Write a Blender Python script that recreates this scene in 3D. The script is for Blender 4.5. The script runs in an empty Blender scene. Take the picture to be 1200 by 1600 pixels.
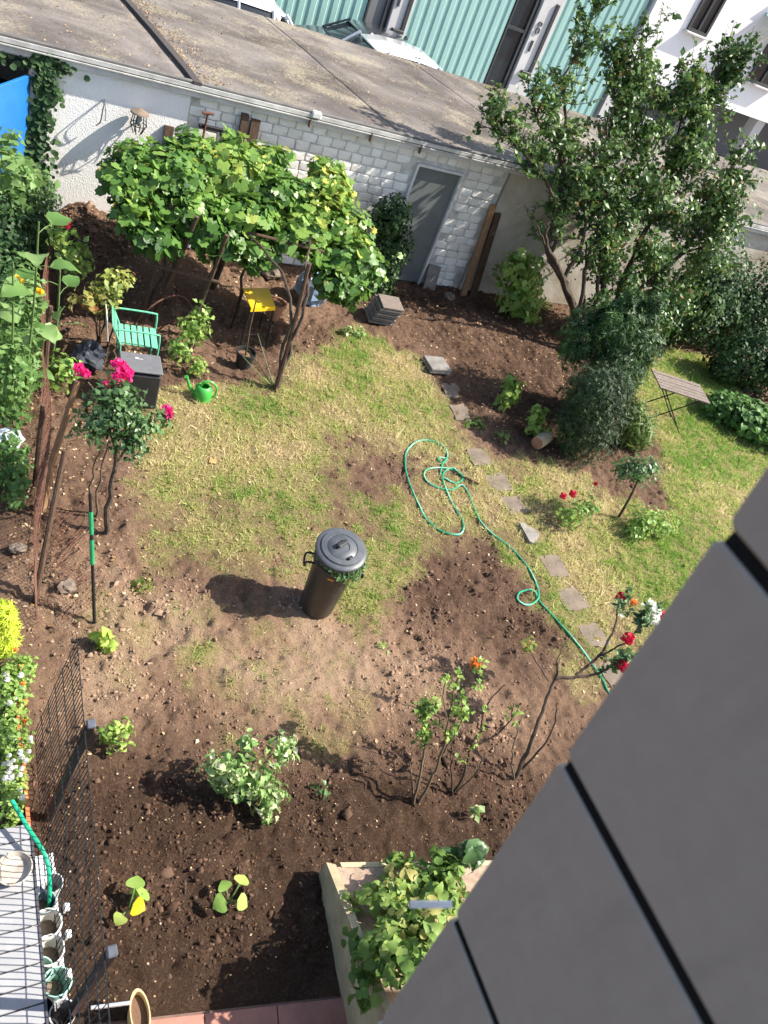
import bpy, math, random
import numpy as np
from mathutils import Vector, Matrix

# ------------------------------------------------------------------ camera, sky, sun, exposure
SC = bpy.context.scene
COL = SC.collection
CAM_H = 5.8
cam_data = bpy.data.cameras.new('camera')
cam_data.sensor_fit = 'VERTICAL'
cam_data.sensor_height = 32.0
cam_data.sensor_width = 24.0
cam_data.lens = 24.0
cam_data.clip_start = 0.02
cam_data.clip_end = 2000
cam_data.dof.use_dof = True
cam_data.dof.focus_distance = 8.5
cam_data.dof.aperture_fstop = 5.0
camera = bpy.data.objects.new('camera', cam_data)
COL.objects.link(camera)
right = Vector((0.87224243, -0.354622, 0.33680318))
down = Vector((-0.02396154, -0.7188144, -0.69478896))
fwd = Vector((0.48848643, 0.59795409, -0.63547771))
camera.matrix_world = Matrix(((right.x, -down.x, -fwd.x, 0), (right.y, -down.y, -fwd.y, 0),
                              (right.z, -down.z, -fwd.z, CAM_H), (0, 0, 0, 1)))
SC.camera = camera

SUN_EL = math.radians(46)
SUN_OFF = math.radians(-17)          # sun stands over +X, a little to the house side
sun_dir = Vector((math.cos(SUN_EL) * math.cos(SUN_OFF), math.cos(SUN_EL) * math.sin(SUN_OFF), math.sin(SUN_EL)))
world = bpy.data.worlds.new('World')
SC.world = world
world.use_nodes = True
wn = world.node_tree.nodes
bg = wn['Background']
sky = wn.new('ShaderNodeTexSky')
sky.sky_type = 'NISHITA'
sky.sun_disc = False
sky.sun_elevation = SUN_EL
sky.sun_rotation = math.atan2(sun_dir.x, sun_dir.y)
sky.air_density = 1.0
sky.dust_density = 2.0
world.node_tree.links.new(sky.outputs[0], bg.inputs[0])
bg.inputs[1].default_value = 0.12
sun_data = bpy.data.lights.new('sun', 'SUN')
sun_data.energy = 5.0
sun_data.angle = math.radians(0.55)
sun_data.color = (1.0, 0.935, 0.83)
sun = bpy.data.objects.new('sun', sun_data)
COL.objects.link(sun)
sun.rotation_euler = (-sun_dir).to_track_quat('-Z', 'Y').to_euler()
sun.location = (12, -3, 14)
SC.view_settings.view_transform = 'Standard'
SC.view_settings.look = 'None'
SC.view_settings.gamma = 1
SC.view_settings.exposure = 1.15
SC.view_settings.use_curve_mapping = False
SC.cycles.max_bounces = 6
SC.cycles.diffuse_bounces = 3
SC.cycles.transparent_max_bounces = 8

# ------------------------------------------------------------------ helpers
RNG = np.random.default_rng(11)
random.seed(5)
PI = math.pi


def lin(h):
    h = h.lstrip('#')
    out = []
    for i in (0, 2, 4):
        c = int(h[i:i + 2], 16) / 255
        out.append(c / 12.92 if c <= 0.04045 else ((c + 0.055) / 1.055) ** 2.4)
    return (*out, 1.0)


def rgb(r, g, b):
    return (r, g, b, 1.0)


class NT:
    """small node-tree writer"""
    def __init__(self, name):
        self.m = bpy.data.materials.new(name)
        self.m.use_nodes = True
        self.t = self.m.node_tree
        self.b = self.t.nodes['Principled BSDF']
        self.out = self.t.nodes['Material Output']

    def n(self, typ, **kw):
        nd = self.t.nodes.new(typ)
        for k, v in kw.items():
            setattr(nd, k, v)
        return nd

    def l(self, a, b):
        self.t.links.new(a, b)

    def coord(self, kind='Object', scale=(1, 1, 1), rot=(0, 0, 0)):
        c = self.n('ShaderNodeTexCoord')
        mp = self.n('ShaderNodeMapping')
        mp.inputs['Scale'].default_value = scale
        mp.inputs['Rotation'].default_value = rot
        self.l(c.outputs[kind], mp.inputs[0])
        return mp.outputs[0]

    def noise(self, vec, scale, detail=5, rough=0.6, dist=0.0):
        t = self.n('ShaderNodeTexNoise')
        t.inputs['Scale'].default_value = scale
        t.inputs['Detail'].default_value = detail
        t.inputs['Roughness'].default_value = rough
        t.inputs['Distortion'].default_value = dist
        if vec is not None:
            self.l(vec, t.inputs['Vector'])
        return t.outputs['Fac']

    def ramp(self, fac, stops):
        r = self.n('ShaderNodeValToRGB')
        e = r.color_ramp.elements
        while len(e) < len(stops):
            e.new(0.5)
        for k, (p, c) in enumerate(stops):
            e[k].position = p
            e[k].color = c
        self.l(fac, r.inputs[0])
        return r.outputs[0]

    def mix(self, fac, a, b, mode='MIX'):
        m = self.n('ShaderNodeMix', data_type='RGBA', blend_type=mode)
        for sock, v in ((m.inputs[0], fac), (m.inputs[6], a), (m.inputs[7], b)):
            if hasattr(v, 'links') or hasattr(v, 'is_output'):
                self.l(v, sock)
            else:
                sock.default_value = v
        return m.outputs[2]

    def math(self, op, a, b=0.0, c=0.0):
        m = self.n('ShaderNodeMath', operation=op)
        for sock, v in zip(m.inputs, (a, b, c)):
            if hasattr(v, 'is_output'):
                self.l(v, sock)
            else:
                sock.default_value = v
        return m.outputs[0]

    def attr(self, name):
        a = self.n('ShaderNodeAttribute', attribute_name=name)
        return a.outputs['Fac']

    def bump(self, h, strength=0.4, dist=0.01):
        b = self.n('ShaderNodeBump')
        b.inputs['Strength'].default_value = strength
        b.inputs['Distance'].default_value = dist
        self.l(h, b.inputs['Height'])
        self.l(b.outputs[0], self.b.inputs['Normal'])

    def base(self, c):
        if hasattr(c, 'is_output'):
            self.l(c, self.b.inputs['Base Color'])
        else:
            self.b.inputs['Base Color'].default_value = c

    def set(self, rough=0.6, metal=0.0, spec=0.5):
        self.b.inputs['Roughness'].default_value = rough
        self.b.inputs['Metallic'].default_value = metal
        self.b.inputs['Specular IOR Level'].default_value = spec


MATS = {}


def plain(name, c, rough=0.6, metal=0.0, spec=0.4, var=0.25, scale=14, bump=0.15, coord='Object'):
    """base colour with soft blotches and fine relief"""
    if name in MATS:
        return MATS[name]
    t = NT(name)
    v = t.coord(coord)
    f = t.noise(v, scale, 6, 0.65)
    dark = tuple(x * (1 - var) for x in c[:3]) + (1,)
    light = tuple(min(1, x * (1 + var * 0.6)) for x in c[:3]) + (1,)
    t.base(t.ramp(f, [(0.3, dark), (0.7, light)]))
    t.set(rough, metal, spec)
    if bump:
        t.bump(t.noise(v, scale * 6, 4, 0.6), bump, 0.004)
    MATS[name] = t.m
    return t.m


def leafmat(name, stops, trans=0.3, rough=0.5, spec=0.25):
    """foliage: colour by the per-leaf attribute var, light comes through the blade"""
    if name in MATS:
        return MATS[name]
    t = NT(name)
    col = t.ramp(t.attr('var'), stops)
    t.base(col)
    t.set(rough, 0, spec)
    tr = t.n('ShaderNodeBsdfTranslucent')
    hs = t.n('ShaderNodeHueSaturation')
    hs.inputs['Hue'].default_value = 0.485
    hs.inputs['Value'].default_value = 1.5
    t.l(col, hs.inputs['Color'])
    t.l(hs.outputs[0], tr.inputs['Color'])
    mx = t.n('ShaderNodeMixShader')
    mx.inputs[0].default_value = trans
    t.l(t.b.outputs[0], mx.inputs[1])
    t.l(tr.outputs[0], mx.inputs[2])
    t.l(mx.outputs[0], t.out.inputs[0])
    MATS[name] = t.m
    return t.m


def wloc(o):
    v = Vector((0, 0, 0))
    while o is not None:
        v += o.location
        o = o.parent
    return v


def props(o, label=None, cat=None, group=None, kind=None):
    if label:
        o['label'] = label
    if cat:
        o['category'] = cat
    if group:
        o['group'] = group
    if kind:
        o['kind'] = kind
    return o


def thing(name, loc, label, cat, group=None):
    o = bpy.data.objects.new(name, None)
    o.empty_display_size = 0.1
    o.location = loc
    COL.objects.link(o)
    return props(o, label, cat, group)


def link(name, me, mat=None, parent=None, loc=(0, 0, 0)):
    o = bpy.data.objects.new(name, me)
    if mat is not None and not me.materials:
        me.materials.append(mat)
    COL.objects.link(o)
    o.parent = parent
    o.location = loc
    return o


def np_mesh(name, V, F, attrs=None, smooth=False):
    V = np.asarray(V, dtype=np.float32)
    F = np.asarray(F, dtype=np.int32)
    me = bpy.data.meshes.new(name)
    me.vertices.add(len(V))
    me.vertices.foreach_set('co', V.ravel())
    k = F.shape[1]
    me.loops.add(F.size)
    me.loops.foreach_set('vertex_index', F.ravel())
    me.polygons.add(len(F))
    me.polygons.foreach_set('loop_start', np.arange(0, F.size, k, dtype=np.int32))
    if smooth:
        me.polygons.foreach_set('use_smooth', np.ones(len(F), dtype=bool))
    me.update(calc_edges=True)
    for a, arr in (attrs or {}).items():
        at = me.attributes.new(a, 'FLOAT', 'POINT')
        at.data.foreach_set('value', np.asarray(arr, dtype=np.float32))
    return me


class MB:
    """collects shapes in world coordinates, builds ONE mesh object"""
    def __init__(self):
        self.v, self.f, self.a = [], [], []

    def add(self, vs, fs, a=0.5):
        o = len(self.v)
        self.v += [tuple(p) for p in vs]
        self.a += [a] * len(vs)
        self.f += [tuple(i + o for i in q) for q in fs]
        return self

    def box(self, c, s, rz=0.0, rx=0.0, ry=0.0, bev=0.0, a=0.5):
        M = Matrix.Translation(c) @ Matrix.Rotation(rz, 4, 'Z') @ Matrix.Rotation(ry, 4, 'Y') @ Matrix.Rotation(rx, 4, 'X')
        h = [x / 2 for x in s]
        if bev <= 0:
            vs = [M @ Vector((sx * h[0], sy * h[1], sz * h[2])) for sz in (-1, 1) for sy in (-1, 1) for sx in (-1, 1)]
            return self.add(vs, [(0, 2, 3, 1), (4, 5, 7, 6), (0, 1, 5, 4), (2, 6, 7, 3), (0, 4, 6, 2), (1, 3, 7, 5)], a)
        vs, idx = [], {}
        for sx in (-1, 1):
            for sy in (-1, 1):
                for sz in (-1, 1):
                    for ax in range(3):
                        p = [sx * (h[0] - bev), sy * (h[1] - bev), sz * (h[2] - bev)]
                        p[ax] = (sx, sy, sz)[ax] * h[ax]
                        idx[(sx, sy, sz, ax)] = len(vs)
                        vs.append(M @ Vector(p))
        fs = []
        for ax in range(3):
            o1, o2 = [q for q in range(3) if q != ax]
            for s_ in (-1, 1):
                q = []
                for a1, a2 in ((-1, -1), (1, -1), (1, 1), (-1, 1)):
                    k = [0, 0, 0]
                    k[ax], k[o1], k[o2] = s_, a1, a2
                    q.append(idx[(*k, ax)])
                fs.append(q)
        for ax in range(3):
            o1, o2 = [q for q in range(3) if q != ax]
            for a1 in (-1, 1):
                for a2 in (-1, 1):
                    k1, k2 = [0, 0, 0], [0, 0, 0]
                    k1[o1] = k2[o1] = a1
                    k1[o2] = k2[o2] = a2
                    k1[ax], k2[ax] = -1, 1
                    fs.append((idx[(*k1, o1)], idx[(*k2, o1)], idx[(*k2, o2)], idx[(*k1, o2)]))
        for sx in (-1, 1):
            for sy in (-1, 1):
                for sz in (-1, 1):
                    fs.append(tuple(idx[(sx, sy, sz, ax)] for ax in range(3)))
        return self.add(vs, fs, a)

    def tube(self, path, rad, n=6, closed=False, cap=True, a=0.5):
        P = [Vector(p) for p in path]
        m = len(P)
        if not hasattr(rad, '__len__'):
            rad = [rad] * m
        vs, fs = [], []
        up = None
        for i in range(m):
            if closed:
                t = P[(i + 1) % m] - P[i - 1]
            else:
                t = P[min(i + 1, m - 1)] - P[max(i - 1, 0)]
            if t.length < 1e-7:
                t = Vector((0, 0, 1))
            t.normalize()
            if up is None:
                up = Vector((0, 0, 1)) if abs(t.z) < 0.9 else Vector((1, 0, 0))
            sd = t.cross(up)
            if sd.length < 1e-6:
                sd = t.cross(Vector((1, 0.3, 0)))
            sd.normalize()
            up = sd.cross(t)
            for k in range(n):
                an = 2 * PI * k / n
                vs.append(P[i] + (sd * math.cos(an) + up * math.sin(an)) * rad[i])
        for i in range(m if closed else m - 1):
            j = (i + 1) % m
            for k in range(n):
                k2 = (k + 1) % n
                fs.append((i * n + k, i * n + k2, j * n + k2, j * n + k))
        if cap and not closed:
            fs.append(tuple(range(n - 1, -1, -1)))
            fs.append(tuple((m - 1) * n + k for k in range(n)))
        return self.add(vs, fs, a)

    def lathe(self, prof, c=(0, 0, 0), n=28, M=None, cap0=True, cap1=True, a=0.5):
        vs, fs = [], []
        m = len(prof)
        for r, z in prof:
            for k in range(n):
                an = 2 * PI * k / n
                p = Vector((r * math.cos(an), r * math.sin(an), z))
                if M is not None:
                    p = M @ p
                vs.append(p + Vector(c))
        for i in range(m - 1):
            for k in range(n):
                k2 = (k + 1) % n
                fs.append((i * n + k, i * n + k2, (i + 1) * n + k2, (i + 1) * n + k))
        if cap0:
            fs.append(tuple(range(n - 1, -1, -1)))
        if cap1:
            fs.append(tuple((m - 1) * n + k for k in range(n)))
        return self.add(vs, fs, a)

    def prism(self, poly, z0, z1, a=0.5):
        n = len(poly)
        vs = [(x, y, z0) for x, y in poly] + [(x, y, z1) for x, y in poly]
        fs = [tuple(range(n - 1, -1, -1)), tuple(range(n, 2 * n))]
        fs += [(i, (i + 1) % n, (i + 1) % n + n, i + n) for i in range(n)]
        return self.add(vs, fs, a)

    def quadbox(self, p4, thick):
        """slab on four corner points, thickened along the face normal"""
        p = [Vector(q) for q in p4]
        nrm = (p[1] - p[0]).cross(p[3] - p[0]).normalized() * thick
        vs = p + [q + nrm for q in p]
        return self.add(vs, [(3, 2, 1, 0), (4, 5, 6, 7), (0, 1, 5, 4), (1, 2, 6, 5), (2, 3, 7, 6), (3, 0, 4, 7)])

    def build(self, name, mat, parent=None, smooth=False, loc=None):
        org = wloc(parent) if parent is not None else Vector((0, 0, 0))
        l = Vector((0, 0, 0))
        if parent is None and loc is not None:
            org = Vector(loc)
            l = Vector(loc)
        me = bpy.data.meshes.new(name)
        me.from_pydata([(p[0] - org.x, p[1] - org.y, p[2] - org.z) for p in self.v], [], self.f)
        me.materials.append(mat)
        if smooth:
            me.polygons.foreach_set('use_smooth', [True] * len(me.polygons))
            me.set_sharp_from_angle(angle=math.radians(40))
        at = me.attributes.new('var', 'FLOAT', 'POINT')
        at.data.foreach_set('value', self.a)
        me.update()
        return link(name, me, None, parent, l)


# value noise on numpy grids -------------------------------------------------
_tab = np.random.default_rng(3).random((256, 256)).astype(np.float32)


def vnoise(x, y):
    xi, yi = np.floor(x).astype(int), np.floor(y).astype(int)
    fx, fy = x - xi, y - yi
    fx, fy = fx * fx * (3 - 2 * fx), fy * fy * (3 - 2 * fy)
    x0, x1, y0, y1 = xi & 255, (xi + 1) & 255, yi & 255, (yi + 1) & 255
    return (_tab[x0, y0] * (1 - fx) + _tab[x1, y0] * fx) * (1 - fy) + (_tab[x0, y1] * (1 - fx) + _tab[x1, y1] * fx) * fy


def fbm(x, y, s, o=4):
    x, y = np.asarray(x, dtype=float), np.asarray(y, dtype=float)
    t, a, w = 0, 1.0, 0.0
    for k in range(o):
        t = t + a * vnoise(x * s + 17.3 * k, y * s + 9.1 * k)
        w += a
        a *= 0.5
        s *= 2.03
    return t / w


def polysd(x, y, poly):
    """signed distance to polygon, positive inside"""
    P = np.array(poly)
    d = np.full(x.shape, 1e9)
    ins = np.zeros(x.shape, dtype=bool)
    for i in range(len(P)):
        a, b = P[i], P[(i + 1) % len(P)]
        ex, ey = b - a
        wx, wy = x - a[0], y - a[1]
        t = np.clip((wx * ex + wy * ey) / (ex * ex + ey * ey), 0, 1)
        d = np.minimum(d, (wx - ex * t) ** 2 + (wy - ey * t) ** 2)
        c = (a[1] > y) != (b[1] > y)
        with np.errstate(divide='ignore', invalid='ignore'):
            xc = a[0] + (y - a[1]) / (ey if ey != 0 else 1e-9) * ex
        ins ^= c & (x < xc)
    d = np.sqrt(d)
    return np.where(ins, d, -d)


def pm(x, y, poly, soft):
    return np.clip(polysd(x, y, poly) / soft + 0.5, 0, 1)


# leaves -----------------------------------------------------------------------
def T_(v, f):
    return np.array(v, dtype=np.float32), np.array(f, dtype=np.int32)


LEAF = T_([(0, 0, 0), (-.34, .42, .1), (0, .5, 0), (.34, .42, .1), (0, 1, -.12)],
          [(0, 2, 1), (0, 3, 2), (1, 2, 4), (2, 3, 4)])
ROUND = T_([(0, 0, 0), (-.45, .18, .06), (-.5, .55, .1), (-.22, .92, .02), (.22, .92, .02), (.5, .55, .1), (.45, .18, .06), (0, .5, -.02)],
           [(7, 0, 1), (7, 1, 2), (7, 2, 3), (7, 3, 4), (7, 4, 5), (7, 5, 6), (7, 6, 0)])
_gv = [(0, .33, 0)]
for _k, (_an, _r) in enumerate([(-90, .16), (-62, .5), (-38, .47), (-10, .55), (14, .45), (50, .60), (72, .49), (90, .70), (108, .49), (130, .60), (166, .45), (190, .55), (218, .47), (242, .5)]):
    _gv.append((_r * math.cos(math.radians(_an)), .33 + _r * math.sin(math.radians(_an)), .07 * (_r > .5) - .03))
VINE = T_(_gv, [(0, i, i % 14 + 1) for i in range(1, 15)])
HEART = T_([(0, .06, 0), (-.26, -.02, .03), (-.46, .22, .10), (-.34, .6, .06), (0, 1.08, -.14), (.34, .6, .06), (.46, .22, .10), (.26, -.02, .03), (0, .45, -.03)],
           [(8, 0, 1), (8, 1, 2), (8, 2, 3), (8, 3, 4), (8, 4, 5), (8, 5, 6), (8, 6, 7), (8, 7, 0)])
_bv, _bf = [], []
for _r in range(7):
    _t = _r / 6
    _w = .46 * max(0.02, math.sin(PI * min(1, _t ** .62 * .985 + .012))) ** .8
    _z = .10 * math.sin(PI * _t * .9) - .30 * _t * _t
    _bv += [(-_w, _t - .12 * _w * (_t < .3), _z + .16 * _w + .03 * (-1) ** _r), (-_w * .5, _t, _z + .03 * _w), (0, _t, _z), (_w * .5, _t, _z + .03 * _w), (_w, _t - .12 * _w * (_t < .3), _z + .16 * _w - .03 * (-1) ** _r)]
    if _r:
        for _c in range(4):
            _a = (_r - 1) * 5 + _c
            _bf += [(_a, _a + 1, _a + 6), (_a, _a + 6, _a + 5)]
BIGLEAF = T_(_bv, _bf)
BLADE = T_([(-.09, 0, 0), (.09, 0, 0), (0, 1, .12)], [(0, 1, 2)])
LONG = T_([(-.05, 0, 0), (.05, 0, 0), (-.07, .45, .06), (.07, .45, .06), (0, 1, -.15)], [(0, 1, 2), (1, 3, 2), (2, 3, 4)])
SPRIG = T_([(-.12, 0, 0), (.12, 0, 0), (0, 1, 0), (-.1, .2, .02), (-.55, .62, .1), (-.18, .45, 0), (.1, .3, .02), (.5, .72, .1), (.16, .52, 0)],
           [(0, 1, 2), (3, 4, 5), (6, 8, 7)])


def unit(a):
    return a / np.maximum(np.linalg.norm(a, axis=1, keepdims=True), 1e-9)


def leaf_arrays(P, N, S, tmpl, rng, T=None, var=None):
    P, N = np.asarray(P, dtype=np.float32), unit(np.asarray(N, dtype=np.float32))
    n = len(P)
    S = np.broadcast_to(np.asarray(S, dtype=np.float32), (n,))
    if T is None:
        T = rng.normal(size=(n, 3))
    T = T - N * np.sum(T * N, axis=1, keepdims=True)
    T = unit(T)
    B = np.cross(T, N)
    tv, tf = tmpl
    V = P[:, None, :] + S[:, None, None] * (tv[None, :, 0:1] * B[:, None, :] + tv[None, :, 1:2] * T[:, None, :] + tv[None, :, 2:3] * N[:, None, :])
    k = len(tv)
    F = (tf[None] + (np.arange(n) * k)[:, None, None]).reshape(-1, 3)
    if var is None:
        var = rng.random(n)
    return V.reshape(-1, 3), F, np.repeat(np.clip(var, 0, 1), k)


def leaves(name, P, N, S, tmpl, mat, parent, rng, T=None, var=None, kind=None):
    V, F, a = leaf_arrays(P, N, S, tmpl, rng, T, var)
    org = wloc(parent) if parent is not None else Vector((0, 0, 0))
    V = V - np.array(org, dtype=np.float32)
    me = np_mesh(name, V, F, {'var': a}, smooth=len(tmpl[0]) > 20)
    o = link(name, me, mat, parent)
    if kind:
        o['kind'] = kind
    return o


def lumpy(D, seed, amp=0.25):
    r = np.random.default_rng(seed)
    out = np.zeros(len(D))
    for _ in range(7):
        w = unit(r.normal(size=(1, 3)))[0] * r.uniform(2, 6.5)
        out += np.sin(D @ w + r.uniform(0, 6.28)) * r.uniform(.4, 1)
    return 1 + amp * out / 3.0


def blob_points(blobs, n, rng, shell=0.3, amp=0.25, up=0.35, jit=0.5, lower=-1.0):
    """points filling lumpy ellipsoids (mostly near the surface) and leaf normals"""
    vol = np.array([b[1][0] * b[1][1] + b[1][0] * b[1][2] + b[1][1] * b[1][2] for b in blobs])
    cnt = np.maximum(1, (n * vol / vol.sum()).astype(int))
    PP, NN = [], []
    for k, (c, r) in enumerate(blobs):
        D = unit(rng.normal(size=(int(cnt[k] * 1.3) + 4, 3)))
        D = D[D[:, 2] > lower][:cnt[k]]
        rad = lumpy(D, int(abs(c[0] * 77 + c[1] * 31 + c[2] * 13) * 10) + k, amp) * (1 - shell * rng.random(len(D)) ** 1.6)
        PP.append(np.array(c) + D * np.array(r) * rad[:, None])
        NN.append(D / np.array(r) * min(r))
    P, N = np.concatenate(PP), unit(np.concatenate(NN))
    N = unit(N + np.array([0, 0, up]) + jit * rng.normal(size=N.shape))
    return P, N


def smooth_path(pts, sub=4, jit=0.0, rng=None):
    P = [Vector(p) for p in pts]
    out = []
    for i in range(len(P) - 1):
        p0, p1, p2, p3 = P[max(i - 1, 0)], P[i], P[i + 1], P[min(i + 2, len(P) - 1)]
        for s in range(sub):
            t = s / sub
            q = 0.5 * ((2 * p1) + (p2 - p0) * t + (2 * p0 - 5 * p1 + 4 * p2 - p3) * t * t + (3 * p1 - p0 - 3 * p2 + p3) * t ** 3)
            if jit and rng is not None and (i or s):
                q = q + Vector(rng.normal(size=3)) * jit
            out.append(q)
    out.append(P[-1])
    return out


def taper(m, r0, r1):
    return [r0 + (r1 - r0) * (i / max(1, m - 1)) for i in range(m)]


def twigs(paths, n, length, rng, lo=0.35, upw=0.5, spread=0.8):
    """side twigs off given paths -> list of short paths"""
    out = []
    L = np.array([sum((p[i + 1] - p[i]).length for i in range(len(p) - 1)) for p in paths])
    w = L / L.sum()
    for _ in range(n):
        p = paths[rng.choice(len(paths), p=w)]
        i = int(rng.uniform(lo, 0.999) * (len(p) - 1))
        t = (p[min(i + 1, len(p) - 1)] - p[max(0, i - 1)]).normalized()
        d = (t * 0.6 + Vector(rng.normal(size=3)) * spread * 0.6 + Vector((0, 0, upw))).normalized()
        l = length * rng.uniform(0.5, 1.25)
        q = [p[i].copy()]
        for s in range(3):
            d = (d + Vector(rng.normal(size=3)) * 0.22 + Vector((0, 0, 0.12))).normalized()
            q.append(q[-1] + d * l / 3)
        out.append(q)
    return out


def twig_leaves(tw, per, rng, back=0.25):
    P, N, T = [], [], []
    for q in tw:
        for _ in range(per):
            s = rng.uniform(back, 1.02) * (len(q) - 1)
            i = min(int(s), len(q) - 2)
            p = q[i].lerp(q[i + 1], min(1.0, s - i)) + Vector(rng.normal(size=3)) * 0.012
            d = (q[i + 1] - q[i]).normalized()
            t = d * 0.4 + Vector(rng.normal(size=3)) * 0.8 + Vector((0, 0, -0.15))
            nn = Vector((0, 0, 0.9)) + Vector(rng.normal(size=3)) * 0.65
            P.append(p)
            N.append(nn)
            T.append(t)
    return np.array(P), np.array(N), np.array(T)


# flowers ------------------------------------------------------------------------
def bloom_mesh(name, mat, r, seed, n=26):
    rng = np.random.default_rng(seed)
    P, N, T, S = [], [], [], []
    for k in range(n):
        f = (k + .5) / n
        th = math.acos(1 - 1.25 * f)
        ph = k * 2.399
        d = np.array([math.sin(th) * math.cos(ph), math.sin(th) * math.sin(ph), math.cos(th)])
        P.append(d * r * (0.35 + 0.35 * f))
        T.append(np.array([d[0] * .6, d[1] * .6, .8 - f]) + rng.normal(size=3) * .15)
        N.append(d + rng.normal(size=3) * .2)
        S.append(r * rng.uniform(.75, 1.05))
    V, F, a = leaf_arrays(P, N, S, ROUND, rng, np.array(T))
    me = np_mesh(name, V, F, {'var': a})
    me.materials.append(mat)
    return me

# ------------------------------------------------------------------ the ground
LAWN_A = [(2.19, 7.456), (2.85, 7.61), (3.699, 7.601), (4.339, 8.489), (5.635, 9.491), (6.243, 8.723), (6.359, 7.484), (5.584, 6.753), (4.914, 6.12), (4.366, 6.12), (3.184, 5.803), (2.179, 5.533), (1.706, 5.641), (1.921, 6.531)]
LAWN_B = [(2.035, 7.206), (3.771, 7.851), (6.243, 8.723), (6.453, 6.78), (7.064, 5.864), (6.9, 4.279), (6.6, 2.7), (5.378, 2.829), (4.933, 3.538), (4.463, 4.3), (3.637, 3.954), (2.864, 4.688), (1.669, 4.863), (1.686, 5.923)]
LAWN_R = [(11.4, 9.978), (14.652, 9.758), (13.134, 6.812), (11.628, 4.5), (9.361, 2.9), (7.214, 2.7), (7.376, 4.431), (9.157, 5.301), (10.3, 6.75)]
BARE_A = [(4.113, 6.713), (5.309, 6.364), (5.038, 5.548), (4.081, 5.895)]
BARE_B = [(4.545, 4.842), (5.818, 5.18), (5.88, 3.775), (5.378, 2.829), (4.295, 2.93), (4.092, 3.808)]
TAN = [(0.6, 4.6), (1.3, 5.0), (2.189, 4.659), (4.092, 3.808), (5.537, 2.803), (5.123, 2.425), (3.089, 2.732), (1.668, 3.056), (0.6, 3.335)]
BED_R = [(5.9, 10.9), (8.223, 11.3), (10.565, 11.2), (11.834, 9.411), (9.155, 6.712), (7.63, 6.394), (6.998, 7.375), (6.746, 8.385)]
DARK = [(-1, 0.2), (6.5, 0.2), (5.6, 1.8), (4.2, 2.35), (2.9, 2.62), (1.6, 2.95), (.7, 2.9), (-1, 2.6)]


def grass_field(x, y):
    n = fbm(x, y, 0.9, 4)
    n2 = fbm(x + 40, y, 3.1, 3)
    d = np.maximum(.95 * pm(x, y, LAWN_A, .5), .72 * pm(x, y, LAWN_B, .5))
    d = np.maximum(d, 1.0 * pm(x, y, LAWN_R, .4))
    strip = [(6.2, 2.8), (8.2, 3.2), (8.8, 5.6), (7.6, 6.3), (6.5, 6.9), (6.2, 5.0)]
    d = np.maximum(d, .62 * pm(x, y, strip, .5))
    near = [(.9, 4.5), (2.0, 4.6), (4.0, 3.4), (5.5, 2.6), (3, 2.7), (1.2, 3.5)]
    d = np.maximum(d, .14 * pm(x, y, near, .5))
    d = d - .62 * pm(x, y, BARE_A, .6) - .72 * pm(x, y, BARE_B, .7)
    for cx, cy, r, w in ((3.9, 5.2, .5, .35), (3.0, 4.9, .35, .25), (6.1, 3.2, .35, .3), (5.2, 7.9, .35, .3)):
        d = d - w * np.exp(-((x - cx) ** 2 + (y - cy) ** 2) / r ** 2)
    for cx, cy, r, w in ((3.75, 4.5, .3, .45), (3.6, 3.75, .3, .35), (2.0, 2.75, .25, .2), (2.75, 2.72, .2, .3), (4.2, 3.1, .3, .2)):
        d = d + w * np.exp(-((x - cx) ** 2 + (y - cy) ** 2) / r ** 2)
    n3 = fbm(x, y + 20, 7.5, 2)
    d = d + ((n - .5) * 1.05 + (n2 - .5) * .7 + (n3 - .5) * .55) * np.clip(d * 8, 0, 1)
    return np.clip((d - .36) * 1.6 + .36, 0, 1)


def tan_field(x, y):
    n = fbm(x + 9, y + 3, 1.4, 4)
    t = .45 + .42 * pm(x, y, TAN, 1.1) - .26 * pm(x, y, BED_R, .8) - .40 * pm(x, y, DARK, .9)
    t = t - .22 * pm(x, y, BARE_B, .6) - .05 * pm(x, y, BARE_A, .5)
    return np.clip(t + (n - .5) * .7, 0, 1)


def gz(x, y, fine=True):
    x, y = np.asarray(x, dtype=float), np.asarray(y, dtype=float)
    g = grass_field(x, y)
    soil = 1 - g
    z = .05 * (fbm(x, y, .7, 2) - .5)
    if fine:
        z = z + soil * (1 + .5 * np.exp(-((x - 1.55) ** 2 + (y - 4.1) ** 2) / .45)) * (.11 * (fbm(x, y, 3.2, 4) - .5) + .06 * (fbm(x + 5, y, 10, 2) - .5) + .034 * (fbm(x, y + 5, 27, 1) - .5) - .028 * np.clip(1 - 9 * np.abs(fbm(x + 2, y + 6, 2.6, 3) - .5), 0, 1)) + g * .03 * (fbm(x, y, 6, 3) - .5)
    # heap of dug earth against the rendered wall and a lower ridge under the vine
    z = z + (.46 + .25 * (fbm(x, y, 3, 3) - .5)) * np.exp(-(((x - 1.75) / .62) ** 2 + ((y - 11.0) / .75) ** 2))
    z = z + .16 * np.exp(-(((x - 2.6) / .8) ** 2 + ((y - 10.4) / .7) ** 2)) * (.6 + .8 * fbm(x, y, 2.5, 3))
    z = z + .10 * np.exp(-(((x - 8.2) / .9) ** 2 + ((y - 9.3) / .7) ** 2)) * (.4 + 1.1 * fbm(x, y, 2.2, 3))
    fade = np.clip((y + .2 * (x - 1) - 1.2) / .22, 0, 1) * np.clip((11.7 - y) / .3, 0, 1)
    return z * fade


def gz1(x, y):
    return float(gz(np.array([x]), np.array([y]))[0])


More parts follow.
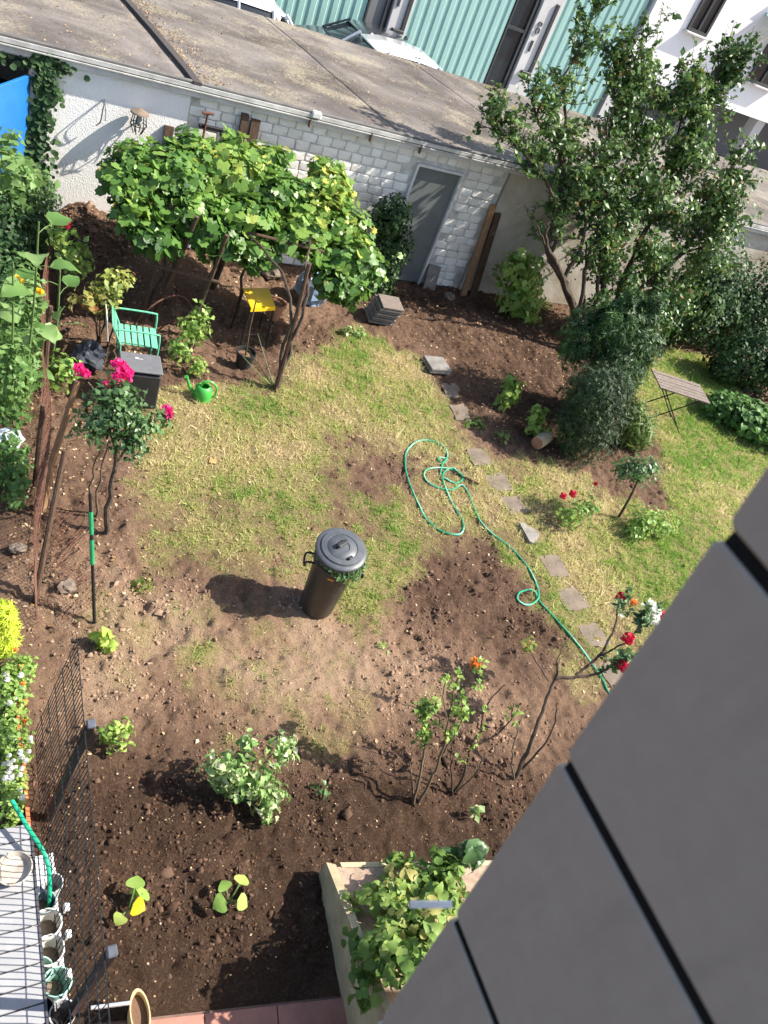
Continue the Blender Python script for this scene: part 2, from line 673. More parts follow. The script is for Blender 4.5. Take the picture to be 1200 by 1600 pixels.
def ground_material():
    t = NT('garden_soil_and_turf')
    v = t.coord('Object')
    n1 = t.noise(v, 11, 8, .78)
    n2 = t.noise(v, 48, 6, .8)
    tone = t.math('ADD', t.attr('tan'), t.math('MULTIPLY', t.math('SUBTRACT', n1, .5), 1.0))
    tone = t.math('ADD', tone, t.math('MULTIPLY', t.math('SUBTRACT', n2, .5), .8))
    soil = t.ramp(tone, [(0.0, rgb(.060, .034, .023)), (.2, rgb(.112, .066, .045)), (.5, rgb(.175, .107, .073)), (.78, rgb(.27, .172, .115)), (1.0, rgb(.36, .25, .17))])
    g1 = t.noise(v, 3.2, 6, .7)
    turf = t.ramp(g1, [(.25, rgb(.25, .18, .09)), (.45, rgb(.30, .24, .10)), (.6, rgb(.26, .26, .085)), (.8, rgb(.17, .21, .06))])
    turf = t.mix(.5, turf, t.ramp(n2, [(.3, rgb(.09, .065, .035)), (.7, rgb(.50, .43, .19))]))
    gf = t.math('ADD', t.attr('grass'), t.math('MULTIPLY', t.math('SUBTRACT', n2, .5), .9))
    gf = t.math('MULTIPLY', t.math('SMOOTH_MIN', t.math('MAXIMUM', gf, 0), 1.0, .1), .85)
    t.base(t.mix(gf, soil, turf))
    t.set(.95, 0, .15)
    h = t.math('ADD', t.math('MULTIPLY', n1, 1.0), t.math('MULTIPLY', t.noise(v, 38, 6, .8), .8))
    t.bump(h, 1.0, .05)
    return t.m


def build_ground():
    fx = np.arange(-.6, 14.9, .025)
    fy = np.arange(.9, 11.5, .025)
    xs = np.concatenate([[-400, -120, -40, -15, -5, -2.5], fx, [16, 18, 22, 30, 45, 90, 200, 500]])
    ys = np.concatenate([[-300, -80, -20, -5, -1, .3], fy, [12.2, 14, 17, 19, 24, 40, 90, 200, 600]])
    X, Y = np.meshgrid(xs, ys, indexing='ij')
    Z = gz(X, Y)
    Z[(X < -.55) | (X > 14.85) | (Y < 1.0) | (Y > 11.45)] = 0
    nx, ny = X.shape
    V = np.stack([X, Y, Z], -1).reshape(-1, 3)
    i = (np.arange(nx - 1)[:, None] * ny + np.arange(ny - 1)[None]).ravel()
    F = np.stack([i, i + ny, i + ny + 1, i + 1], 1)
    me = np_mesh('ground', V, F, {'grass': grass_field(X, Y).ravel(), 'tan': tan_field(X, Y).ravel()}, smooth=True)
    o = link('ground', me, ground_material())
    props(o, 'garden ground of bare brown soil and patchy dry lawn', None, None, 'structure')


build_ground()

# grass blades: uncountable
GRASS = leafmat('grass_blades', [(0, rgb(.60, .51, .32)), (.3, rgb(.54, .49, .25)), (.55, rgb(.38, .43, .14)), (1, rgb(.17, .31, .06))], .35, .6, .2)


def build_grass():
    rng = np.random.default_rng(21)
    n = 1150000
    x, y = rng.uniform(-.2, 15, n), rng.uniform(1.2, 11, n)
    d = grass_field(x, y)
    # fewer blades far away, where they are smaller than a pixel
    dist = np.hypot(x, y)
    tuft = .4 + 1.2 * (vnoise(x * 13, y * 13) > .5)
    keep = rng.random(n) < (np.clip(d - .08, 0, 1) ** 1.1) * tuft * np.clip(1.25 - dist / 18, .35, 1)
    for sx, sy in ((6.66, 7.97), (6.55, 7.42), (6.36, 6.45), (6.43, 5.93), (6.46, 5.52), (6.47, 5.0), (6.46, 4.47), (6.43, 3.95), (6.40, 3.43), (6.36, 2.9)):
        keep &= ~((np.abs(x - sx) < .165) & (np.abs(y - sy) < .165) & (rng.random(n) < .93))
    x, y, d = x[keep], y[keep], d[keep]
    z = gz(x, y) - .004
    n = len(x)
    lean = rng.normal(size=(n, 2)) * .75
    T = np.stack([lean[:, 0], lean[:, 1], np.full(n, .75)], 1)
    N = np.stack([rng.normal(size=n), rng.normal(size=n), rng.normal(size=n) * .4 + .5], 1)
    green = fbm(x + 3, y + 8, 1.1, 3) + .5 * (fbm(x, y, 5, 2) - .5)
    rightlawn = pm(x, y, LAWN_R, .8)
    v = np.clip(.47 + 1.5 * (green - .5) + .34 * rightlawn + rng.normal(size=n) * .24, 0, 1)
    S = rng.lognormal(-3.55, .36, n) * (.8 + .5 * d) * (1 + dist[keep] / 30)
    o = leaves('grass', np.stack([x, y, z], 1), N, S, BLADE, GRASS, None, rng, T, v, 'stuff')
    props(o, 'short patchy yellow green grass growing on the garden ground', 'grass')


build_grass()

CLOD = NT('clods')
_v = CLOD.coord('Object')
CLOD.base(CLOD.ramp(CLOD.attr('var'), [(0, rgb(.06, .035, .024)), (.5, rgb(.16, .098, .067)), (1, rgb(.31, .21, .145))]))
CLOD.set(.95, 0, .1)
CLOD.bump(CLOD.noise(_v, 90, 4), .6, .01)
LITTER = leafmat('leaf_litter', [(0, rgb(.10, .055, .03)), (.4, rgb(.28, .17, .09)), (.75, rgb(.46, .34, .2)), (1, rgb(.62, .52, .36))], .1, .8, .1)


def build_clods():
    rng = np.random.default_rng(8)
    n = 110000
    x, y = rng.uniform(.4, 13, n), rng.uniform(1.15, 11.1, n)
    g = grass_field(x, y)
    w = (1 - g) ** 2 * (.18 + .9 * (fbm(x, y, 1.6, 3) > .53)) * np.clip(1.3 - np.hypot(x, y) / 13, .15, 1)
    w = w + .9 * np.exp(-(((x - 1.8) / .7) ** 2 + ((y - 10.8) / .8) ** 2))
    k = rng.random(n) < w
    x, y = x[k], y[k]
    n = len(x)
    z = gz(x, y)
    s = rng.lognormal(-4.95, .5, n)
    s *= 1 + 1.3 * np.exp(-(((x - 1.8) / .7) ** 2 + ((y - 10.8) / .8) ** 2))
    s = np.minimum(s, .05)
    tv = np.array([(1, 0, 0), (-1, 0, 0), (0, 1, 0), (0, -1, 0), (0, 0, .8), (0, 0, -.8), (.6, .6, .45), (-.6, .55, .4), (-.5, -.6, .5), (.6, -.5, .4)])
    tf = np.array([(6, 4, 0), (6, 2, 4), (0, 2, 6), (7, 4, 2), (7, 1, 4), (2, 1, 7), (8, 4, 1), (8, 3, 4), (1, 3, 8), (9, 4, 3), (9, 0, 4), (3, 0, 9)])
    V = tv[None] * (1 + rng.normal(size=(n, 10, 1)) * .28) * s[:, None, None] * rng.uniform(.7, 1.4, (n, 1, 3))
    an = rng.uniform(0, 6.28, n)
    c, sn = np.cos(an)[:, None], np.sin(an)[:, None]
    V = np.stack([V[..., 0] * c - V[..., 1] * sn, V[..., 0] * sn + V[..., 1] * c, V[..., 2]], -1)
    V += np.stack([x, y, z + s * .25], 1)[:, None]
    F = (tf[None] + (np.arange(n) * 10)[:, None, None]).reshape(-1, 3)
    var = np.clip(tan_field(x, y) * 1.1 + .06 + rng.normal(size=n) * .15, 0, 1)
    me = np_mesh('soil_clods', V.reshape(-1, 3), F, {'var': np.repeat(var, 10)})
    o = link('soil_clods', me, CLOD.m)
    props(o, 'crumbly brown soil clods strewn over the bare ground', 'soil', None, 'stuff')


build_clods()


def build_litter():
    rng = np.random.default_rng(18)
    n = 90000
    x, y = rng.uniform(.3, 13, n), rng.uniform(1.15, 11.1, n)
    g = grass_field(x, y)
    left = [(.4, 4.3), (1.6, 4.3), (1.6, 7), (2.2, 9.5), (4.5, 9.0), (5.5, 11), (.5, 11)]
    w = .03 + .5 * pm(x, y, left, .5) + .27 * pm(x, y, BED_R, .6) + .42 * pm(x, y, DARK, .5) + .05 * pm(x, y, LAWN_B, .5)
    w *= (.4 + 1.2 * fbm(x, y, 2.2, 3)) * (1 - .6 * g)
    k = rng.random(n) < w * .45
    x, y = x[k], y[k]
    n = len(x)
    P = np.stack([x, y, gz(x, y) + .006], 1)
    N = np.stack([rng.normal(size=n) * .4, rng.normal(size=n) * .4, np.ones(n)], 1)
    chips = pm(x, y, DARK, .5) > .5
    S = np.where(chips, rng.uniform(.008, .024, n), rng.uniform(.018, .05, n))
    o = leaves('leaf_litter', P, N, S, LEAF, LITTER, None, rng, None, np.where(chips, rng.random(n) ** 2.2, rng.random(n) ** 1.3), 'stuff')
    props(o, 'dry brown leaf litter and pale chips on the soil', 'litter')


build_litter()

# ------------------------------------------------------------------ patio and street
PATIO = plain('red_patio', rgb(.36, .17, .13), .85, var=.3, scale=5, bump=.4)


def struct(name, mb, mat, label=None):
    o = mb.build(name, mat)
    return props(o, label, None, None, 'structure')


patio = struct('patio', MB().box((.6, -.88, -.04), (5.4, 1.76, .09)), plain('patio_joint', rgb(.16, .1, .08), .9))
patio.location = (1.0, 1.13, 0)
patio.rotation_euler = (0, 0, -.2)

def shared_box(name, size, mat, bev=.004):
    m = MB().box((0, 0, 0), size, bev=bev)
    me = bpy.data.meshes.new(name)
    me.from_pydata(m.v, [], m.f)
    me.materials.append(mat)
    return me


_tm = shared_box('tile_mesh', (.474, .424, .03), PATIO)
for i in range(11):
    for j in range(4):
        link('tile', _tm, None, patio, (-1.82 + i * .48, -1.52 + j * .43, .012 + .003 * random.random()))
ASPH = NT('asphalt')
_v = ASPH.coord('Object')
ASPH.base(ASPH.ramp(ASPH.noise(_v, 3, 8, .7), [(.3, rgb(.13, .13, .135)), (.7, rgb(.24, .235, .23))]))
ASPH.set(.9, 0, .2)
ASPH.bump(ASPH.noise(_v, 120, 3), .4, .01)
struct('street', MB().box((30, 21.3, -.02), (140, 7.0, .05)), ASPH.m, 'grey asphalt street behind the garage row')
struct('pavement', MB().box((30, 24.95, .03), (140, .3, .18), bev=.01), plain('kerb_concrete', rgb(.38, .37, .35), .9))

# ------------------------------------------------------------------ garage row
WY = 11.16
PEB = NT('pebbledash')
_v = PEB.coord('Object')
_big = PEB.noise(_v, 1.1, 5, .6)
PEB.base(PEB.mix(PEB.ramp(PEB.noise(_v, 2.2, 6, .75), [(.55, rgb(0, 0, 0)), (.8, rgb(.5, .5, .5))]), PEB.ramp(_big, [(.3, rgb(.82, .80, .77)), (.7, rgb(.89, .88, .85))]), rgb(.55, .47, .38)))
PEB.set(.9, 0, .2)
_vo = PEB.n('ShaderNodeTexVoronoi')
_vo.inputs['Scale'].default_value = 55
PEB.l(_v, _vo.inputs['Vector'])
PEB.bump(PEB.math('ADD', _vo.outputs['Distance'], PEB.noise(_v, 40, 4)), .35, .009)
WBRICK = NT('white_painted_brick')
_v = WBRICK.coord('Object')
_oi = WBRICK.n('ShaderNodeObjectInfo')
_c = WBRICK.ramp(_oi.outputs['Random'], [(0, rgb(.74, .71, .64)), (.5, rgb(.83, .80, .74)), (1, rgb(.88, .86, .81))])
_st = WBRICK.ramp(WBRICK.noise(WBRICK.coord('Generated'), 2.1, 6, .7), [(.5, rgb(0, 0, 0)), (.85, rgb(.6, .6, .6))])
WBRICK.base(WBRICK.mix(_st, _c, rgb(.42, .37, .31)))
WBRICK.set(.8, 0, .3)
WBRICK.bump(WBRICK.noise(_v, 30, 5, .7), .35, .01)
MORTAR = plain('mortar', rgb(.58, .56, .52), .95, var=.35, scale=7, bump=.5)
STAIN = NT('stained_render')
_v = STAIN.coord('Object')
_w = STAIN.noise(_v, .9, 7, .7, .6)
STAIN.base(STAIN.ramp(_w, [(.28, rgb(.30, .235, .17)), (.45, rgb(.46, .41, .34)), (.6, rgb(.60, .56, .50)), (.8, rgb(.66, .63, .58))]))
STAIN.set(.9, 0, .2)
STAIN.bump(STAIN.noise(_v, 25, 6, .75), .5, .02)

garage = thing('garage_row', (6, 14, 0), 'long low garage row with flat weathered felt roof and patched white back wall', 'garage')
TOP = 2.32
MB().box((-2.0, WY + .13, 1.16), (3.9, .26, TOP)).box((1.945, WY + .13, 1.16), (1.97, .26, TOP)).box((.455, WY + .13, 2.27), (1.01, .26, .10)).build('rendered_wall', PEB.m, garage)
bw = MB()
bw.box(((2.936 + 6.60) / 2, WY + .145, 1.16), (6.60 - 2.936, .226, TOP)).box(((7.51 + 8.37) / 2, WY + .145, 1.16), (8.37 - 7.51, .226, TOP)).box((7.055, WY + .145, 2.19), (.91, .226, .26))
brick_wall = bw.build('brick_wall', MORTAR, garage)
MB().box((15.2, WY + .125, 1.14), (13.6, .25, TOP - .04)).build('stained_wall', STAIN.m, garage)
MB().box((6, 16.75, 1.0), (32, .2, 2.0)).box((-4, 14, 1.1), (.2, 5.4, 2.1)).box((21.9, 14, 1.1), (.2, 5.4, 2.1)).build('back_wall', PEB.m, garage)
# bricks: uneven courses, one object each; those behind the vine are joined
bm_lib = []
for k in range(9):
    rr = np.random.default_rng(100 + k)
    w, h = (.215, .235, .25, .26, .23, .20, .17, .245, .22)[k], .128
    m = MB()
    hw, hh, d = w / 2, h / 2, .011
    ring = []
    for (sx, sz) in ((-1, -1), (0, -1.0), (1, -1), (1, 0), (1, 1), (0, 1), (-1, 1), (-1, 0)):
        ring.append((sx * hw * (1 if sz == 0 else .96) + rr.normal() * .004, sz * hh * (1 if sx == 0 else .93) + rr.normal() * .004))
    vs = [(a, 0, b) for a, b in ring] + [(a * .93, -d + rr.normal() * .002, b * .88) for a, b in ring] + [(rr.normal() * .01, -d - .003, rr.normal() * .01)]
    fs = [(i, i + 8, (i + 1) % 8 + 8, (i + 1) % 8) for i in range(8)] + [(i + 8, 16, (i + 1) % 8 + 8) for i in range(8)]
    fs = [tuple(reversed(q)) for q in fs]
    m.add(vs, fs)
    me = bpy.data.meshes.new('brick_mesh')
    me.from_pydata(m.v, [], m.f)
    me.materials.append(WBRICK.m)
    bm_lib.append((w, me, m))
rb = random.Random(4)
hidden = MB()
row = 0
z = .075
org = wloc(garage)
while z < 2.30:
    x = 2.96 + (.12 if row % 2 else 0) + rb.uniform(-.03, .03)
    while x < 8.34:
        w, me, m = rb.choice(bm_lib)
        cx = x + w / 2
        x += w + .014
        if x > 8.37:
            break
        if z < 2.1 and 6.60 < cx + w / 2 and cx - w / 2 < 7.51:
            continue
        if (cx < 5.6 and z < 1.55) or (cx < 6.4 and z < .8):
            hidden.add([(a + cx, b + WY + .031, c + z) for a, b, c in m.v], m.f)
            continue
        o = link('brick', me, None, brick_wall, Vector((cx, WY + .031, z + rb.uniform(-.006, .006))) - org)
        o.scale = (1, 1, rb.uniform(.93, 1.06))
        o.rotation_euler = (0, rb.uniform(-.015, .015), 0)
    z += .141
    row += 1
props(hidden.build('brick_field', WBRICK.m, brick_wall), kind='stuff')
# door of the brick part
DOORG = plain('grey_door_paint', rgb(.15, .165, .16), .35, var=.2, scale=2.5, bump=.1)
FRAMEW = plain('white_door_frame', rgb(.62, .62, .60), .6, var=.15)
d = MB().box((7.055, WY + .05, 1.0), (.83, .04, 2.0), bev=.004).build('door', DOORG, garage)
MB().box((6.72, WY + .008, 1.02), (.025, .06, .12), bev=.004).tube([(6.72, WY - .0, 1.05), (6.72, WY - .05, 1.05), (6.82, WY - .05, 1.05)], .009, 8).build('handle', plain('dull_metal', rgb(.25, .25, .26), .4, .8), d)
MB().box((6.62, WY + .02, 1.01), (.04, .1, 2.02)).box((7.49, WY + .02, 1.01), (.04, .1, 2.02)).box((7.055, WY + .02, 2.04), (.91, .1, .04)).build('door_frame', FRAMEW, garage)
# blue door, open, and the dark room behind
BLUE = plain('blue_paint', rgb(.022, .16, .46), .35, var=.15, scale=3)
ba = math.radians(238)
hx, hy = .945, WY - .02
L_ = .92
pdx, pdy = math.cos(ba), math.sin(ba)
bd = MB().box((hx + pdx * L_ / 2, hy + pdy * L_ / 2, 1.06), (L_, .04, 1.96), rz=ba, bev=.004).build('blue_door', BLUE, garage)
MB().box((hx + pdx * .84 - pdy * -.03, hy + pdy * .84 + pdx * -.03, 1.02), (.12, .03, .03), rz=ba, bev=.004).build('handle', MATS['dull_metal'], bd)
MB().box((.455, 14, .02), (4, 5, .03)).build('floor', plain('dark_concrete', rgb(.12, .12, .12), .9), garage)
# roof
ROOF = NT('roof_felt')
_v = ROOF.coord('Object')
_a = ROOF.noise(_v, .55, 7, .65, .4)
_b = ROOF.noise(_v, 9, 7, .75)
_base = ROOF.ramp(_a, [(.32, rgb(.055, .045, .04)), (.48, rgb(.115, .099, .091)), (.64, rgb(.20, .178, .163))])
_moss = ROOF.math('MULTIPLY', ROOF.noise(_v, .8, 5, .7, .3), ROOF.noise(_v, 26, 5, .8))
_mm = ROOF.ramp(_moss, [(.25, rgb(0, 0, 0)), (.36, rgb(.8, .8, .8))])
_col = ROOF.mix(_mm, _base, rgb(.33, .29, .20))
_col = ROOF.mix(ROOF.ramp(_b, [(.3, rgb(.55, .55, .55)), (.5, rgb(0, 0, 0))]), _col, rgb(.10, .085, .08))
ROOF.base(_col)
ROOF.set(.9, 0, .25)
ROOF.bump(_b, .5, .03)


def rz_(y):
    return 2.40 - (y - 11.0) * .042


sheets = [-4.1, 2.93, 6.2, 9.6, 13.4, 17.6, 22.0]
roof = MB().quadbox([(-4.1, 11.10, rz_(11.10) - .07), (22.0, 11.10, rz_(11.10) - .07), (22.0, 17.0, rz_(17) - .07), (-4.1, 17.0, rz_(17) - .07)], .06).build('roof', plain('roof_board', rgb(.2, .18, .16), .9), garage)
rr = np.random.default_rng(77)
for k in range(len(sheets) - 1):
    x0, x1 = sheets[k], sheets[k + 1]
    lift = .006 if k % 2 else .0075
    nx, ny = 40, 48
    gx, gy = np.meshgrid(np.linspace(x0, x1, nx), np.linspace(11.085, 17.02, ny), indexing='ij')
    skew = -.10 * (gy - 11.0) + .05 * (fbm(gy, gx * 0 + k, 1.0, 2) - .5)
    gxx = gx + skew * (1 if 0 < k else 1)
    gzv = rz_(gy) + lift + .018 * (fbm(gx * 1.0 + 7, gy, 1.3, 3) - .5)
    V = np.stack([gxx, gy, gzv], -1).reshape(-1, 3)
    V2 = V.copy()
    V2[:, 2] -= .008
    i = (np.arange(nx - 1)[:, None] * ny + np.arange(ny - 1)[None]).ravel()
    F = np.stack([i, i + ny, i + ny + 1, i + 1], 1)
    e0 = np.arange(ny - 1)
    e1 = (nx - 1) * ny + np.arange(ny - 1)
    n0 = nx * ny
    S1 = np.stack([e0, e0 + 1, e0 + 1 + n0, e0 + n0], 1)
    S2 = np.stack([e1 + 1, e1, e1 + n0, e1 + 1 + n0], 1)
    me = np_mesh('felt_sheet', np.concatenate([V, V2]) - np.array(org), np.concatenate([F, S1, S2]), smooth=False)
    link('felt_sheet', me, ROOF.m, roof)
# raised seam where the two roofs meet, running back from the wall corner
sp = [(2.96, 11.06), (2.93, 11.6), (2.86, 12.4), (2.78, 13.3), (2.66, 14.4), (2.5, 15.7), (2.4, 17.0)]
sm = MB()
for s in range(len(sp) - 1):
    (xa, ya), (xb, yb) = sp[s], sp[s + 1]
    sm.quadbox([(xa - .055, ya, rz_(ya) + .01), (xa + .055, ya, rz_(ya) + .01), (xb + .055, yb + .002, rz_(yb) + .01), (xb - .055, yb + .002, rz_(yb) + .01)], .05)
sm.build('seam', plain('dark_felt', rgb(.06, .05, .047), .9), roof)
TRIM = plain('edge_metal', rgb(.55, .55, .54), .45, .3, var=.3, scale=6)
MB().box((8.95, 11.075, rz_(11) - .01), (26.1, .03, .05)).box((8.95, 11.05, rz_(11) - .055), (26.1, .03, .012)).build('edge_trim', TRIM, roof)
MB().box((8.95, 11.115, rz_(11) + .035), (26.1, .06, .03), bev=.008).build('edge_strip', plain('edge_dark', rgb(.13, .125, .12), .7, var=.4, scale=4), roof)
MB().box((8.95, 11.125, rz_(11) - .115), (26.1, .05, .06)).build('fascia', plain('fascia_white', rgb(.60, .59, .57), .7, var=.25, scale=3), roof)
# small brackets and a clip of the trim
for x in (4.62, 5.62, 6.5):
    MB().box((x, 11.06, rz_(11) - .10), (.018, .06, .13), bev=.003).build('bracket', plain('rusty_bracket', rgb(.14, .09, .06), .9), roof)
MB().box((4.69, 11.065, rz_(11) + .02), (.14, .08, .09), bev=.012).build('trim_clip', FRAMEW, roof)
# roof litter
rg = np.random.default_rng(31)
n = 2600
x = np.concatenate([rg.normal(2.55, .5, 900), rg.uniform(-1, 12, 1700)])
y = np.concatenate([rg.uniform(11.2, 17, 900), rg.uniform(11.1, 17, 1700)])
x[:900] = 2.97 - .09 * (y[:900] - 11) + .25 * np.abs(rg.normal(size=900)) + .06
N = rg.normal(size=(n, 3)) * .4 + np.array([0, 0, 1])
P = np.stack([x, y, rz_(y) + .026], 1)
o = leaves('roof_debris', P, N, rg.uniform(.015, .045, n), LEAF, LITTER, None, rg, None, rg.random(n) * .8, 'stuff')
props(o, 'dry brown leaves and moss crumbs lying on the flat garage roof', 'debris')

# ------------------------------------------------------------------ clad house wall right by the camera
PANEL = NT('fibre_cement_panel')
_v = PANEL.coord('Object')
PANEL.base(PANEL.mix(PANEL.ramp(PANEL.noise(PANEL.coord('Object', (1, 9, 1.2)), 3.0, 6, .6), [(.5, rgb(0, 0, 0)), (.8, rgb(.35, .35, .35))]), PANEL.ramp(PANEL.noise(_v, 30, 8, .75), [(.25, rgb(.285, .255, .218)), (.75, rgb(.33, .298, .258))]), rgb(.19, .172, .15)))
PANEL.set(.7, 0, .3)
PANEL.bump(PANEL.noise(_v, 150, 3), .1, .002)
BATTEN_SHADE = plain('batten_and_joint_shade', rgb(.014, .014, .014), 1.0, spec=0.0)  # near-black backing, also used for the painted shade in the joints
house = thing('house_wall', (.62, -.5, 0), 'projecting grey house wall clad in wide panels beside the window', 'house')


def yedge(z):
    return .146 + .125 * (z - 4.5)


MB().prism([(.60, -3.2), (2.2, -3.2), (2.2, -.05), (.60, -.05)], 0, 7.2).prism([(2.203, -3.2), (5.0, -3.2), (5.0, -.053), (2.203, -.053)], 0, 3.45).build('wall_core_and_shade_wing', plain('house_plaster', rgb(.5, .49, .46), .9), house)  # low second block is an unseen extension, added and sized to shade the planter
bk = MB()
bk.quadbox([(.584, -3.2, 3.2), (.584, -3.2, 7.2), (.584, yedge(7.2) - .022, 7.2), (.584, yedge(3.2) - .022, 3.2)], .012)
bk.add([(.588, -.06, 3.2), (.588, yedge(3.2) - .03, 3.2), (.64, yedge(3.2) - .03, 3.2), (.64, -.06, 3.2), (.588, -.06, 7.2), (.588, yedge(7.2) - .03, 7.2), (.64, yedge(7.2) - .03, 7.2), (.64, -.06, 7.2)],
       [(0, 1, 2, 3), (7, 6, 5, 4), (0, 4, 5, 1), (1, 5, 6, 2), (2, 6, 7, 3)])
bk.build('batten', BATTEN_SHADE, house)
zb = [3.22, 3.54, 3.86, 4.18, 4.51, 4.835, 5.172, 5.482, 5.80, 6.12, 6.44, 6.76, 7.08]
for k in range(len(zb) - 1):
    z0, z1 = zb[k] + .0075, zb[k + 1] - .0075
    e0, e1 = yedge(z0), yedge(z1)
    ys = [None, -.42 - .16 * (k % 2), -1.05 - .16 * (k % 2), -1.7, -2.4, -3.2]
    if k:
        MB().add([(.5535, -3.2, zb[k] - .008), (.5535, yedge(zb[k]) - .007, zb[k] - .008), (.5535, yedge(zb[k]) - .007, zb[k] + .008), (.5535, -3.2, zb[k] + .008), (.583, -3.2, zb[k] - .008), (.583, yedge(zb[k]) - .007, zb[k] - .008), (.583, yedge(zb[k]) - .007, zb[k] + .008), (.583, -3.2, zb[k] + .008)], [(0, 1, 2, 3), (7, 6, 5, 4), (1, 0, 4, 5), (2, 1, 5, 6), (3, 2, 6, 7), (0, 3, 7, 4)]).build('joint_shade_strip', BATTEN_SHADE, house)  # black strip paints the shade of the gap between two panel courses
    for j in range(5):
        ya0, ya1 = (e0, e1) if j == 0 else (ys[j] - .003, ys[j] - .003)
        yb_ = ys[j + 1] + .003
        m = MB()
        x0, x1 = .55, .563
        # bevelled slab with slightly rounded free corners
        c = .006 if j == 0 else .002
        ring = [(yb_, z0), (ya0 - c, z0), (ya0, z0 + c), (ya1, z1 - c), (ya1 - c, z1), (yb_, z1)]
        vs = [(x0 + .002, y, z) for y, z in ring]
        cy, cz = sum(y for y, _ in ring) / 6, sum(z for _, z in ring) / 6
        vs += [(x0, y + (.003 if y < cy else -.003), z + (.003 if z < cz else -.003)) for y, z in ring]
        vs += [(x1, y, z) for y, z in ring]
        fs = [tuple(range(6, 12))] + [(i, (i + 1) % 6, (i + 1) % 6 + 6, i + 6) for i in range(6)] + [((i + 1) % 6, i, i + 12, (i + 1) % 6 + 12) for i in range(6)] + [tuple(range(17, 11, -1))]
        m.add(vs, fs)
        m.build('panel', PANEL.m, house)
MB().quadbox([(.553, .197, 4.838), (.505, .2165, 4.8195), (.5052, .2223, 4.825), (.5532, .2028, 4.8436)], -.004).build('metal_clip', plain('pale_clip', rgb(.78, .76, .73), .5), house)
plain('aluminium', rgb(.72, .72, .72), .35, .6)
MB().box((.548, .005, 4.92), (.004, .007, .007), bev=.001).build('screw', BATTEN_SHADE, house)

# ------------------------------------------------------------------ buildings over the street
BY = 25.0
MINT = NT('mint_corrugated_sheet')
_v = MINT.coord('Object')
MINT.base(MINT.ramp(MINT.noise(_v, .7, 4, .6), [(.3, rgb(.27, .45, .41)), (.7, rgb(.31, .50, .455))]))
MINT.set(.45, 0, .4)
WHITEW = NT('white_render')
_v = WHITEW.coord('Object')
WHITEW.base(WHITEW.ramp(WHITEW.noise(_v, .6, 6, .65), [(.3, rgb(.72, .71, .71)), (.7, rgb(.82, .81, .81))]))
WHITEW.set(.9, 0, .2)
WHITEW.bump(WHITEW.noise(_v, 30, 4), .2, .01)
DARKF = plain('anthracite_frame', rgb(.045, .047, .05), .5)
GREYP = plain('grey_recess', rgb(.17, .17, .175), .7, var=.15, scale=1)
BEIGE = plain('pale_pillar', rgb(.55, .53, .52), .8, var=.1, scale=1.5)
GLASS = plain('dark_glass', rgb(.02, .025, .03), .08, spec=.6, var=.1, bump=0)
hall = thing('clad_hall', (12, BY + 3, 0), 'hall with tall mint green corrugated cladding across the street', 'building')
MB().box((9.6, BY + 4.12, 4.2), (23.0, 7.9, 8.4)).build('wall', GREYP, hall)


def corr(name, x0, x1, z0, z1, y, pitch=.34, depth=.03):
    prof = []
    x = x0
    while x < x1 - .01:
        prof += [(x, 0), (x + pitch * .38, 0), (x + pitch * .46, -depth), (x + pitch * .92, -depth)]
        x += pitch
    prof = [(min(a, x1), b) for a, b in prof] + [(x1, 0)]
    m = MB()
    n = len(prof)
    vs = [(a, y + b, z0) for a, b in prof] + [(a, y + b, z1) for a, b in prof]
    m.add(vs, [(i, i + 1, i + 1 + n, i + n) for i in range(n - 1)])
    m.add([(x0, y + .06, z0), (x1, y + .06, z0), (x1, y + .06, z1), (x0, y + .06, z1)], [(3, 2, 1, 0)])
    return m.build(name, MINT.m, hall)


corr('cladding', -1.9, 5.0, .15, 8.3, BY)
corr('cladding', 5.6, 11.20, .15, 8.3, BY)
corr('cladding', 12.72, 16.08, .15, 8.3, BY)
corr('cladding', 17.9, 21.1, .15, 8.3, BY)


def entrance(x0, x1):
    w = x1 - x0
    a = x0 + w * .46
    dd = MB().box(((x0 + a) / 2, BY + .06, 1.6), (a - x0, .06, 3.2), bev=.01).build('door', GLASS if x0 > 14 else GREYP, hall)
    MB().box((a - .04, BY + .01, 1.6), (.09, .12, 3.2)).box((x0 + .03, BY + .01, 1.6), (.06, .12, 3.2)).box(((x0 + a) / 2, BY + .01, 2.25), (a - x0, .10, .09)).build('door_frame', DARKF, hall)
    p = MB().box(((a + x1) / 2 + .06, BY - .02, 4.15), (x1 - a - .14, .16, 8.3), bev=.01).build('pillar', BEIGE, hall)
    px = (a + x1) / 2
    MB().box((px + .24, BY - .13, 2.25), (.13, .06, 2.1), bev=.01).box((px + .08, BY - .16, 1.16), (.40, .12, .10), bev=.01).build('downpipe', DARKF, p)
    MB().box((px - .14, BY - .115, 1.95), (.09, .03, .34), bev=.008).build('bell_panel', DARKF, p)
    m = MB()
    m.tube([(px - .13 + .07 * math.cos(q * PI / 5), BY - .118, 2.42 + .09 * math.sin(q * PI / 5)) for q in range(10)], .018, 6, closed=True)
    m.tube([(px - .13 + .07 * math.cos(q * PI / 5), BY - .118, 2.62 + .06 * math.sin(q * PI / 5)) for q in range(10)], .018, 6, closed=True)
    m.build('house_number', DARKF, p)


entrance(11.23, 12.68)
entrance(16.12, 17.86)
MB().box((5.3, BY - .02, 4.15), (.5, .16, 8.3), bev=.01).build('pillar', BEIGE, hall)

